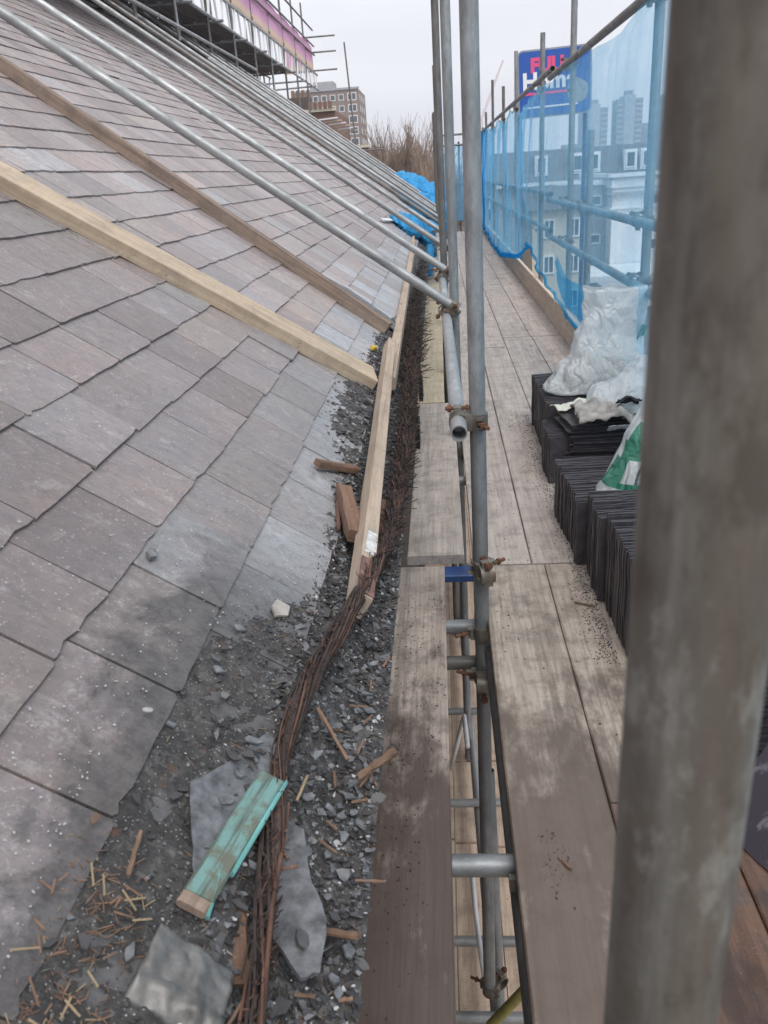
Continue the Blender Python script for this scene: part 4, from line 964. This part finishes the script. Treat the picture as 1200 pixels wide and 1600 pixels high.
# outer side: standards, rails
PX = 1.055
outer = [(4.4, 2.9, 'galv', 'large outer pole behind the netting nearest the blurred pole'), (7.0, 3.2, 'galv', 'tall outer pole crossing the right edge of the blue sign'), (8.95, 2.51, 'galv', 'outer pole rising in front of the blue sign'), (11.8, 2.70, 'galv', 'outer pole just left of the blue sign'), (13.99, 2.49, 'galv_dull', 'thin outer pole second left of the sign'), (16.6, 2.82, 'galv_dull', 'thin outer pole third left of the sign'), (18.84, 2.43, 'galv_dull', 'short outer pole near the far corner'), (20.2, 2.2, 'galv_dull', 'corner pole at the far end of the netting')]
for i, (y, z1, m_, l_) in enumerate(outer):
    p = pole('outer_standard', (PX, y, -9.8), (PX, y, z1), M[m_], l_, 'scaffold pole', 'outer scaffold poles', n=16 if i < 4 else 10)
    for z_ in (.75, 1.05, 2.03): coupler(p, 9.8 + z_, R(180))
p = pole('outer_standard', (PX - .01, 6.07, -.9), (PX - .01, 6.07, 1.54), M['galv'], 'short outer pole stopping below eye level behind the netting', 'scaffold pole', 'outer scaffold poles'); coupler(p, .9 + 1.05, R(180))
for z_, nm, l_ in ((2.03, 'top', 'top guard rail above the blue netting'), (1.05, 'mid', 'middle guard rail behind the blue netting'), (.74, 'low', 'lower guard rail behind the blue netting')):
    a_ = pole('guard_rail', (1.0, -.8, z_), (.995, 7.9, z_), M['galv_dull'] if nm == 'top' else M['galv'], l_ + ', near length', 'guard rail', 'guard rails on the outer side')
    b_ = pole('guard_rail', (.99, 7.7, z_ + .05), (.985, 20.3, z_ + .05), M['galv_dull'], l_ + ', far length', 'guard rail', 'guard rails on the outer side', n=12)
for z_, l_ in ((2.1, 'upper end rail crossing the far end of the walkway'), (1.88, 'lower end rail crossing the far end of the walkway'), (1.05, 'middle end rail across the far end'), (.7, 'low end rail across the far end')):
    pole('end_rail', (.0, 20.25, z_), (1.15, 20.25, z_), M['galv_dull'], l_, 'end rail', n=10)
pole('end_standard', (.5, 20.3, -9.8), (.5, 20.3, 1.95), M['galv_dull'], 'pole at the middle of the far end netting', 'scaffold pole', n=10)

# ================================================================== BLUE NETTING
def interp(P, y):
    if y <= P[0][0]: return P[0][1]
    for (a, b), (c, d) in zip(P, P[1:]):
        if y <= c: return b + (d - b) * (y - a) / (c - a)
    return P[-1][1]
BOT = [(.2, .10), (4.8, .22), (5.8, .28), (6.6, .33), (7.8, .42), (9.0, .58), (9.9, .36), (10.8, .27), (12.5, .14), (14.5, .10), (18, .24), (20.3, .3)]
TOPP = [(.2, 2.02), (4.2, 2.02), (5.0, 1.96), (6.9, 2.0), (7.8, 1.99), (8.9, 2.03), (10.3, 1.9), (11.8, 2.03), (12.8, 1.9), (14, 2.03), (15.3, 1.92), (16.6, 2.03), (20.3, 2.05)]
def net_x(y, z):
    f = min(1, max(0, (y - 6.5) / 4)); a = .012 + .022 * f
    w = math.sin(y * (5 + 3 * f) + 1.3 * math.sin(z * 1.7 + y)) * a * .6 + noise.noise(V((y * 2.2, z * .8, 3))) * a * 1.5 + noise.noise(V((y * 7, z * 1.5, 8))) * a * .6
    tuck = .10 * max(0, .55 - z) * (1 if y > 7 else .5)
    return .955 - .03 * math.sin(max(0, min(1, z / 2)) * math.pi) - abs(tuck) + w
mb = MB(); NYn, NZn = 460, 36; vs = []
for j in range(NYn + 1):
    y = .25 + 20 * (j / NYn) ** 1.1; b_ = interp(BOT, y) + .012 * noise.noise(V((y * 1.5, 0, 0))); t_ = interp(TOPP, y)
    for i in range(NZn + 1):
        z = b_ + (t_ - b_) * i / NZn; vs.append((net_x(y, z) + (.03 if i > NZn - 2 else 0), y, z))
fs = [(j * (NZn + 1) + i, j * (NZn + 1) + i + 1, (j + 1) * (NZn + 1) + i + 1, (j + 1) * (NZn + 1) + i) for j in range(NYn) for i in range(NZn)]
mb.add(vs, fs)
nt_ = thing('debris_netting', 'long translucent blue debris netting hung from the outer guard rail', 'netting', (.95, 4, .2)); nl = Matrix.Translation(-nt_.location)
link('mesh_sheet', mb.mesh('mesh_sheet', M['net'], True), nt_, nl)
# gathered hem: a thicker folded band along the lower edge
mb = MB(); vs = []; NH = 8
for j in range(401):
    y = 4.2 + 16 * j / 400; b_ = interp(BOT, y) + .012 * noise.noise(V((y * 1.5, 0, 0))); x = net_x(y, b_); h_ = .014 + .012 * abs(noise.noise(V((y * 1.5, 2, 0)))) + .05 * max(0, min(1, (y - 8.) / 3))
    for i in range(NH + 1):
        a = i / NH * 1.6 * math.pi; vs.append((x - .006 - .014 * math.sin(a) + .01 * noise.noise(V((y * 9, i, 0))), y, b_ + h_ * (1 - math.cos(a)) * .5 - .01))
mb.add(vs, [(j * (NH + 1) + i, j * (NH + 1) + i + 1, (j + 1) * (NH + 1) + i + 1, (j + 1) * (NH + 1) + i) for j in range(400) for i in range(NH)])
link('hem', mb.mesh('hem', M['net_fold'], True), nt_, nl)
# bunched vertical folds toward the far end
for y0_, w_ in ((17.2, .14), (18.6, .2)):
    mb = MB(); vs = []
    for k in range(25):
        z = interp(BOT, y0_) + (interp(TOPP, y0_) - interp(BOT, y0_)) * k / 24
        for i in range(9):
            a = i / 8; vs.append((net_x(y0_, z) - .015 + .03 * math.sin(a * 9.4 + z), y0_ + (a - .5) * w_ * (1 + .6 * noise.noise(V((z * 1.4, y0_, 0)))) + .10 * noise.noise(V((z * .9, y0_, 5))), z))
    mb.add(vs, [(k * 9 + i, k * 9 + i + 1, (k + 1) * 9 + i + 1, (k + 1) * 9 + i) for k in range(24) for i in range(8)])
    link('fold', mb.mesh('fold', M['net_fold'], True), nt_, nl)
mb = MB(); vs = []                                       # loose flap from the low rail towards the bag
for j in range(31):
    t = j / 30; y = 7.0 - 2.6 * t; z = .66 - .30 * t - .05 * math.sin(t * 9)
    for i in range(6): vs.append((.945 + .012 * math.sin(i * 2 + t * 14), y - .02 * i, z - .012 * i - .035 * i * (.5 + .5 * math.sin(t * 5))))
mb.add(vs, [(j * 6 + i, j * 6 + i + 1, (j + 1) * 6 + i + 1, (j + 1) * 6 + i) for j in range(30) for i in range(5)])
link('loose_flap', mb.mesh('loose_flap', M['net_fold'], True), nt_, nl)
mb = MB(); vs = []                                       # net over the far end
for j in range(61):
    x = .0 + 1.05 * j / 60
    for i in range(17): z = .25 + 1.6 * i / 16; vs.append((x, 20.15 + .04 * math.sin(x * 22 + z) + .03 * noise.noise(V((x * 5, z * 2, 1))), z))
mb.add(vs, [(j * 17 + i, j * 17 + i + 1, (j + 1) * 17 + i + 1, (j + 1) * 17 + i) for j in range(60) for i in range(16)])
tag(mb.build('end_netting', M['net'], None, True), 'blue netting closing the far end of the walkway', 'netting')
# blue bundles on the roof
def bundle(label, pts, r, seed):
    bmm = bmesh.new()
    for (u, y, h, rr) in pts:
        bmesh.ops.create_icosphere(bmm, subdivisions=4, radius=1, matrix=Matrix.Translation(roofp(u, y, h)) @ RM @ Matrix.Diagonal((rr * 1.7, rr, rr * .62, 1)))
    for v in bmm.verts:
        q = v.co * 3.3 + V((seed, 0, 0)); d = noise.noise(q) * .14 + (1 - abs(noise.noise(q * 2.3))) * .07 + abs(noise.noise(q * 6)) * .06
        v.co += v.normal * (d - .04) * r
    me = bpy.data.meshes.new('netting_bundle'); bmm.to_mesh(me); bmm.free(); me.materials.append(M['tarp']); me.polygons.foreach_set('use_smooth', [True] * len(me.polygons))
    o = bpy.data.objects.new('netting_bundle', me); col.objects.link(o); return tag(o, label, 'netting bundle')
bundle('nearer heap of bright blue netting lying on the eave slates', [(-.02, 10.6, .06, .24), (-.22, 10.9, .08, .26), (-.40, 11.3, .02, .22), (.08, 11.3, .05, .18)], 1, 1)
bundle('farther heap of bright blue netting behind the raking tubes', [(.12, 16.6, .12, .38), (-.20, 16.2, .14, .42), (-.48, 16.6, .0, .4), (.22, 17.4, .24, .5), (-.1, 17.6, .3, .5)], 1, 4)
tag((lambda q: (q.tube([(-.13, 9.3, .28), (-.13, 9.35, .44), (-.11, 9.4, .6)], .045, 7), q)[1])(MB()).build('blue_rag', M['tarp'], None, True), 'small blue rag hanging in the gutter before the nearer heap', 'rag')
tag(beam('white_lath', roofp(.26, 9.7, .05), roofp(.12, 10.9, .05), .05, .012, M['white'], up=NR), 'white lath lying on the slates above the nearer blue heap', 'lath')

# ================================================================== SLATE STACKS
def slate_mesh(w, h, t, sd):
    rd = random.Random(sd); mb = MB(); o = []
    for i in range(8): o.append((w * i / 7, rd.uniform(-.003, .003)))
    for i in range(1, 6): o.append((w + rd.uniform(-.003, .003), h * i / 6))
    for i in range(7, -1, -1): o.append((w * i / 7, h + rd.uniform(-.004, .002)))
    for i in range(5, 0, -1): o.append((rd.uniform(-.003, .003), h * i / 6))
    n = len(o); f = [V((x, 0, z)) for x, z in o]; b = [V((x, t, z)) for x, z in o]
    mb.add(f + b, [tuple(range(n)), tuple(range(2 * n - 1, n - 1, -1))] + [(i, n + i, n + (i + 1) % n, (i + 1) % n) for i in range(n)])
    return mb.mesh('stacked_slate', M['slate_new'])
SMS = [slate_mesh(.43, .26, .0075, i) for i in range(4)]
SMM = [slate_mesh(.36, .25, .0075, 20 + i) for i in range(3)]
def put(me, m, label, grp, name='stacked_slate'):
    o = bpy.data.objects.new(name, me); col.objects.link(o); o.matrix_world = m; return tag(o, label, 'slate', grp)
def upright(y0, y1, x, hz, label, grp, lean=.06, yaw=0, meshes=None, dx=0):
    y = y0; k = 0
    go = 0; gh = 1
    while y < y1:
        if k % random.choice((4, 5, 7)) == 0: go = random.uniform(-.006, .006); gh = random.uniform(.97, 1.02)
        t = (y - y0) / max(.01, y1 - y0)
        m = Matrix.Translation((x + dx * t + go + random.uniform(-.003, .003), y, .002 + random.uniform(0, .004))) @ Matrix.Rotation(yaw + random.uniform(-.012, .012), 4, 'Z') @ Matrix.Rotation(-lean - random.uniform(0, .025), 4, 'X') @ Matrix.Diagonal((1, 1, hz / .26 * gh * random.uniform(.99, 1.01), 1))
        put(random.choice(meshes or SMS), m, label if k else label.replace('slate on edge', 'front slate facing the camera').replace('low broken slate', 'low broken front slate'), grp if k else None); y += .0118 + random.uniform(0, .002); k += 1
upright(3.74, 4.42, .478, .285, 'dark slate on edge in the farthest upright row under the white bag', 'farthest upright slates')
upright(3.46, 3.72, .45, .22, 'dark slate on edge in the short row left of the flat pile', 'short row of upright slates')
upright(2.64, 3.12, .452, .235, 'dark slate on edge in the middle upright row', 'middle upright slates', dx=-.015)
upright(2.36, 2.60, .478, .295, 'dark slate on edge in the taller row next to the printed bag', 'tall row of upright slates')
upright(2.02, 2.33, .50, .325, 'dark slate on edge in the nearest row beside the blurred pole', 'nearest upright slates', dx=-.008)
# flat pile (slates lying down) and the leaning ones
FM = Matrix.Rotation(R(-90), 4, 'X')
z = .03
for k in range(26):
    m = Matrix.Translation((.515 + random.uniform(-.012, .012) + (.03 if k > 12 else 0), 3.43 + random.uniform(-.012, .012), z)) @ Matrix.Rotation(random.uniform(-.04, .04) + (.10 if k > 18 else 0), 4, 'Z') @ Matrix.Rotation(R(90), 4, 'X') @ Matrix.Translation((0, 0, -.26))
    put(random.choice(SMM), m, 'slate lying flat in the pile behind the middle row', 'slates of the flat pile'); z += .0098
zt = z
upright(3.14, 3.30, .50, .17, 'low broken slate on edge before the flat pile', 'low slates before the flat pile', meshes=SMM)
for k in range(4):
    m = Matrix.Translation((.515 + k * .014, 2.0 + k * .02, .30)) @ Matrix.Rotation(R(-18), 4, 'Z') @ Matrix.Rotation(R(38), 4, 'Y') @ Matrix.Rotation(R(-28), 4, 'X') @ Matrix.Translation((0, 0, -.02))
    put(SMS[k], m, 'slate tipped over on top of the nearest row', 'slates tipped on the nearest row')
# near right: mottled slates
flat_ = Matrix.Rotation(R(90), 4, 'Z') @ Matrix.Rotation(R(90), 4, 'X') @ Matrix.Translation((0, 0, -.26))
for k in range(27):
    m = Matrix.Translation((.64 + random.uniform(-.007, .007), 1.565 + random.uniform(-.007, .007), .02 + k * .0105)) @ Matrix.Rotation(random.uniform(-.02, .02), 4, 'Z') @ flat_ @ Matrix.Translation((0, 0, .26))
    o = put(SMS[k % 4], m, 'slate lying flat in the pile right of the blurred pole', 'slates of the right hand pile')
mm_ = slate_mesh(.43, .27, .008, 55); mm_.materials.clear(); mm_.materials.append(M['slate_mottled'])
put(mm_, Matrix.Translation((.64, 1.565, .306)) @ flat_ @ Matrix.Translation((0, 0, .26)), 'mottled slate on top of the right hand pile', None)
xz_ = V((.45, -.89, 0)).normalized(); zz2 = V((.13, .12, .2)); zz2 = (zz2 - xz_ * zz2.dot(xz_)).normalized()
put(mm_, Matrix.Translation((.545, 1.385, .006)) @ Matrix((xz_, zz2.cross(xz_), zz2)).transposed().to_4x4() @ Matrix.Diagonal((1, 1, 1.1, 1)), 'large damp slate leaning on the right hand pile', None)

# ================================================================== BAGS AND SACKS
def loft(rings, n=56, seed=0, wr=.012, sup=2.6):
    """rings: (centre, rx, ry, tilt)"""
    vs = []; K = len(rings)
    for k, (c, rx, ry) in enumerate(rings):
        for j in range(n):
            a = 2 * math.pi * j / n; ca, sa = math.cos(a), math.sin(a)
            x = math.copysign(abs(ca) ** (2 / sup), ca) * rx; y = math.copysign(abs(sa) ** (2 / sup), sa) * ry
            p = V(c) + V((x, y, 0)); q = V((p.x * 7 + seed, p.y * 7, p.z * 5))
            d = (abs(noise.noise(q)) * -1.6 + .5 + .6 * noise.noise(q * 2.7)) * wr; r_ = V((x, y, 0)); r_ = r_.normalized() if r_.length else V((0, 0, 1))
            vs.append(p + r_ * d + V((0, 0, .6 * d)))
    fs = [(k * n + j, k * n + (j + 1) % n, (k + 1) * n + (j + 1) % n, (k + 1) * n + j) for k in range(K - 1) for j in range(n)]
    return vs, fs
def lerp_rings(keys, m):
    out = []
    for a, b in zip(keys, keys[1:]):
        for i in range(m):
            t = i / m; t2 = t * t * (3 - 2 * t)
            out.append((V(a[0]).lerp(V(b[0]), t), a[1] + (b[1] - a[1]) * t2, a[2] + (b[2] - a[2]) * t2))
    out.append((V(keys[-1][0]), keys[-1][1], keys[-1][2])); return out
bg1 = thing('rubble_bag', 'cloudy white polythene bag standing open on the farthest slates', 'plastic bag', (.72, 4.0, .29)); bi = Matrix.Translation(-bg1.location)
rg = lerp_rings([((.735, 4.02, .292), .03, .03), ((.735, 4.02, .30), .235, .16), ((.755, 4.02, .36), .205, .15), ((.79, 4.04, .47), .165, .125), ((.83, 4.06, .62), .135, .10), ((.835, 4.07, .76), .135, .095), ((.835, 4.07, .775), .128, .088)], 7)
vs, fs = loft(rg, 96, 1, .03, 3.2); mb = MB(); mb.add(vs, fs)
o = link('bag_skin', mb.mesh('bag_skin', M['bag'], True), bg1, bi)
rg = lerp_rings([((.72, 4.02, .30), .19, .12), ((.74, 4.02, .34), .165, .11), ((.79, 4.03, .42), .09, .07), ((.80, 4.03, .44), .02, .02)], 5)
vs, fs = loft(rg, 40, 5, .02, 2.2); mb = MB(); mb.add(vs, fs); link('rubble', mb.mesh('rubble', M['rubble'], True), bg1, bi)
mb = MB(); mb.box((0, 0, 0), (.004, .05, .09)); link('print', mb.mesh('print', M['bag_green']), bg1, bi @ Matrix.Translation((.955, 3.98, .56)) @ Matrix.Rotation(.3, 4, 'Y') @ Matrix.Rotation(-.8, 4, 'Z'))
bg2 = thing('slumped_bag', 'slumped cloudy bag between the open bag and the printed bag', 'plastic bag', (.9, 3.6, .3)); bi = Matrix.Translation(-bg2.location)
rg = lerp_rings([((.86, 3.66, .30), .03, .03), ((.86, 3.66, .305), .20, .16), ((.88, 3.68, .36), .20, .15), ((.93, 3.70, .43), .14, .10), ((.95, 3.72, .50), .07, .05), ((.955, 3.72, .515), .01, .01)], 6)
vs, fs = loft(rg, 60, 9, .03, 2.2); mb = MB(); mb.add(vs, fs); link('bag_skin', mb.mesh('bag_skin', M['bag'], True), bg2, bi)
# printed bag hanging over the near stacks
bg3 = thing('printed_bag', 'tall polythene bag with green print and a barcode beside the blurred pole', 'plastic bag', (.75, 2.75, .22)); bi = Matrix.Translation(-bg3.location)
rg = lerp_rings([((.72, 2.72, .235), .02, .02), ((.72, 2.72, .24), .195, .11), ((.735, 2.73, .29), .18, .11), ((.76, 2.76, .42), .135, .09), ((.79, 2.80, .56), .09, .06), ((.80, 2.82, .68), .06, .04)], 9)
N3 = 96; vs, fs = loft(rg, N3, 14, .012, 2.4); mb = MB(); K3 = len(rg) - 1
def m3(k, j):
    a = (j / N3) * 360; t = k / K3                 # front of the bag is around 270 degrees, its left side 180
    if .36 < t < .42 and 175 < a < 300: return 1
    if .42 < t < .52 and 228 < a < 300: return 2 if (j % 2 == 0 and a > 238) else 0
    if .52 < t < .62 and 190 < a < 262: return 1
    if .40 < t < .52 and 175 < a < 214: return 1
    if .62 < t < .70 and 200 < a < 235: return 1
    if .74 < t < .80 and 200 < a < 320: return 1 if (j // 2) % 3 else 3
    return 0
mb.v = [tuple(v) for v in vs]; mb.f = fs; mb.mi = [m3(i // N3, i % N3) for i in range(len(fs))]
link('bag_skin', mb.mesh('bag_skin', [M['bag'], M['bag_green'], M['bag_dark'], M['bag_ink']], True), bg3, bi)
rg = lerp_rings([((.73, 2.73, .25), .14, .08), ((.74, 2.74, .30), .10, .07), ((.75, 2.75, .34), .02, .02)], 5); vs, fs = loft(rg, 30, 3, .015, 2.2); mb = MB(); mb.add(vs, fs); link('rubble', mb.mesh('rubble', M['rubble'], True), bg3, bi)
def crumple(name, label, cat, c, sx, sy, amp, mat, rot, seed, thick=.002, n=26):
    mb = MB(); vs = []
    for j in range(n + 1):
        for i in range(n + 1):
            x = (i / n - .5) * sx; y = (j / n - .5) * sy; q = V((x * 14, y * 14, seed))
            e = .012 * noise.noise(V((i * .5, seed, 0))) if j in (0, n) else 0
            vs.append((x, y + e, amp * (abs(noise.noise(q)) * 2 + .5 * noise.noise(q * 2.6)) - .5 * amp * ((2 * x / sx) ** 2 + (2 * y / sy) ** 2)))
    mb.add(vs, [(j * (n + 1) + i, j * (n + 1) + i + 1, (j + 1) * (n + 1) + i + 1, (j + 1) * (n + 1) + i) for j in range(n) for i in range(n)])
    o = mb.build(name, mat, None, True); o.matrix_world = Matrix.Translation(c) @ rot; s_ = o.modifiers.new('s', 'SOLIDIFY'); s_.thickness = thick; return tag(o, label, cat)
crumple('cement_sack', 'crumpled grey brown sack lying over the flat slate pile', 'sack', (.70, 3.50, zt + .045), .26, .26, .035, M['sack'], Matrix.Rotation(R(6), 4, 'Y'), 3, .008)
crumple('white_sheet', 'white plastic sheet corner poking out left under the sack', 'sheet', (.60, 3.70, zt + .02), .22, .10, .02, M['paper'], Matrix.Rotation(R(20), 4, 'Z'), 8)
crumple('white_card', 'folded white card wedged under the right of the sack', 'card', (.76, 3.40, zt - .01), .13, .05, .006, M['white'], Matrix.Rotation(R(-35), 4, 'X'), 11)
crumple('black_rag', 'small black rag between the sack and the slumped bag', 'rag', (.80, 3.50, zt + .09), .10, .08, .03, M['black'], Matrix.Rotation(R(-30), 4, 'X'), 14)

# ================================================================== PINK SHEETED SCAFFOLD ABOVE THE RIDGE
SX = -3.7
gp = 'poles of the pink sheeted scaffold'
for i in range(10):
    y = 9.6 + i * 1.85; top = 5.75 if i % 3 else 6.1; zf = 3.37
    if i >= 5: zf = 1.6
    if i == 9: top = 6.0
    p = pole('sheeted_standard', (SX, y, zf), (SX, y, top), M['galv_dull'] if i % 2 else M['galv'], f'upright pole of the pink sheeted scaffold, {("first", "second", "third", "fourth", "fifth", "sixth", "seventh", "eighth", "ninth", "end")[i]} from the camera', 'scaffold pole', gp, n=10)
    for z_ in (4.5, 4.85, 5.1): coupler(p, z_ - zf, R(90))
    pole('back_standard', (SX - 1.3, y + .2, 3.0 if y > 19 else 3.9), (SX - 1.3, y + .2, 5.6), M['galv_dull'], f'rear pole of the sheeted scaffold behind its {("first", "second", "third", "fourth", "fifth", "sixth", "seventh", "eighth", "ninth", "end")[i]} front pole', 'scaffold pole', 'rear poles of the sheeted scaffold', n=8)
    pole('cross_tube', (SX + .25, y + .06, 3.86 + .03 * (i % 2)), (SX - 2.4, y + .06, 3.86), M['galv'], f'cross tube under the sheeted scaffold deck, {("first", "second", "third", "fourth", "fifth", "sixth", "seventh", "eighth", "ninth", "end")[i]} from the camera', 'scaffold tube', 'cross tubes under the sheeted deck', n=8)
for z_, l_ in ((4.88, 'rail crossing the pink sheet'), (5.12, 'rail along the top of the pink sheet'), (5.55, 'highest rail above the pink sheet'), (3.52, 'rail joining the pole feet over the raking tubes')):
    pole('sheeted_rail', (SX + .06, 7 if z_ > 4 else 8, z_), (SX + .06, 27.9 if z_ > 4 else 18.5, z_), M['galv_dull'] if z_ > 4 else M['galv_pale'], l_, 'scaffold rail', n=10)
for k, z_ in enumerate((5.35, 4.94, 4.45)): pole('end_stub', (SX - .6, 27.75, z_), (SX + .75, 27.75, z_), M['galv_dull'], ('top', 'middle', 'lowest')[k] + ' stub tube sticking out at the end of the pink sheet', 'scaffold tube', n=8)
# lattice girder
gd = thing('lattice_girder', 'pale lattice girder carrying the pink sheeted scaffold deck', 'girder', (SX + .1, 8, 3.92))
for nm, z_ in (('top_chord', .42), ('bottom_chord', 0)):
    mb = MB(); mb.tube([(0, 0, z_), (0, 19.9, z_)], .026, 8); mb.build(nm, M['galv_pale'], gd, True)
for k in range(44):
    mb = MB(); y = k * .45; mb.box((0, 0, 0), (.03, .05, .43), Matrix.Translation((0, y + .2, .21)) @ Matrix.Rotation(R(-22 if k % 2 else 12), 4, 'X')); mb.build('lattice_bar', M['white_wall'], gd)
gd2 = thing('lattice_girder', 'darker rear lattice girder under the sheeted deck', 'girder', (SX - 1.3, 8, 3.9))
for nm, z_ in (('top_chord', .42), ('bottom_chord', 0)):
    mb = MB(); mb.tube([(0, 0, z_), (0, 19.5, z_)], .026, 8); mb.build(nm, M['galv_dull'], gd2, True)
for k in range(28):
    mb = MB(); y = k * .7; mb.box((0, 0, 0), (.03, .04, .5), Matrix.Translation((0, y + .3, .21)) @ Matrix.Rotation(R(-35 if k % 2 else 35), 4, 'X')); mb.build('lattice_bar', M['galv_dull'], gd2)
for k in range(9):
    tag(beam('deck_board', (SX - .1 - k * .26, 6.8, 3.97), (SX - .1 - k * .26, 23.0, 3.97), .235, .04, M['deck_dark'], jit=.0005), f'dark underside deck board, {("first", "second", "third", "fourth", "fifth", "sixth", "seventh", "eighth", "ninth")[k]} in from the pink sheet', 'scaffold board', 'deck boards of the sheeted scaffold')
# pink sheet
mb = MB(); vs = []
for j in range(161):
    y = 6.8 + 21 * j / 160
    for i in range(9): z = 4.40 + .70 * i / 8; vs.append((SX + .015 + .014 * math.sin(y * 3.4 + z) + .02 * noise.noise(V((y, z * 2, 0))), y, z))
mb.add(vs, [(j * 9 + i, j * 9 + i + 1, (j + 1) * 9 + i + 1, (j + 1) * 9 + i) for j in range(160) for i in range(8)])
o = mb.build('pink_sheeting', M['pink'], None, True); o.modifiers.new('s', 'SOLIDIFY').thickness = .004; tag(o, 'pink and peach printed sheeting wrapped along the high scaffold', 'sheeting')
mb = MB(); mb.add([(SX, 27.75, 4.4), (SX - .9, 27.75, 4.4), (SX - .9, 27.75, 5.08), (SX, 27.75, 5.08)], [(0, 1, 2, 3)]); o = mb.build('end_sheeting', M['pink']); o.modifiers.new('s', 'SOLIDIFY').thickness = .004; tag(o, 'return of the pink sheeting at the far end of the high scaffold', 'sheeting')
# clutter under the deck: chimney stack, blue drums
ck = thing('chimney_stack', 'squat brick chimney stack in the shade under the high deck', 'chimney', (-6.2, 12.4, 4.0))
mb = MB(); mb.box((0, 0, .15), (1.0, 1.8, 1.1)); mb.build('stack', M['brick_red'], ck); mb = MB(); mb.box((0, 0, .74), (1.12, 1.92, .1)); mb.build('cap', M['grey_wall'], ck)
ck = thing('chimney_stack', 'second brick chimney stack further along under the high deck', 'chimney', (-6.2, 18.6, 4.0))
mb = MB(); mb.box((0, 0, .1), (.9, 1.4, 1.0)); mb.build('stack', M['brick_red'], ck); mb = MB(); mb.box((0, 0, .64), (1.02, 1.52, .1)); mb.build('cap', M['grey_wall'], ck)
for i, (x, y) in enumerate(((-5.6, 14.6), (-5.7, 16.4), (-5.5, 20.4))):
    mb = MB(); mb.tube([(0, 0, 0), (0, 0, .1), (0, 0, .62), (0, 0, .68)], .2, 14); o = mb.build('blue_drum', M['bluesteel'], None, True); o.location = (x, y, 4.35 - .0); tag(o, ('nearest', 'middle', 'farthest')[i] + ' blue drum in the dark under the sheeted deck', 'drum')
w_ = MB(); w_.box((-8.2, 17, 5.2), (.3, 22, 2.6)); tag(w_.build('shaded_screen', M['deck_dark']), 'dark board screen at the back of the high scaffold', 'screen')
# mast
ms = pole('tall_mast', (-2.44, 26.9, 1.55), (-2.60, 26.9, 5.03), M['galv_dull'], 'tall thin mast pole standing alone against the sky before the tower block', 'pole', n=8)
coupler(ms, .75, 0); coupler(ms, .55, R(90))
p = pole('verge_rail', (-3.3, 26.9, 2.1), (-1.6, 26.9, 2.1), M['galv_dull'], 'short rail clamped across the foot of the mast', 'scaffold tube', n=8)

# ================================================================== HAZE
mb = MB(); mb.box((90, 330, 17.4), (420, 690, 57))
m_ = bpy.data.materials.new('damp air'); m_.use_nodes = True; nt_h = m_.node_tree; nt_h.nodes.clear()
pv = nt_h.nodes.new('ShaderNodeVolumePrincipled'); pv.inputs['Density'].default_value = .0007; pv.inputs['Color'].default_value = (.90, .93, 1, 1); pv.inputs['Anisotropy'].default_value = 0
ho = nt_h.nodes.new('ShaderNodeOutputMaterial'); nt_h.links.new(pv.outputs[0], ho.inputs['Volume'])
tag(mb.build('haze', m_), kind='stuff')
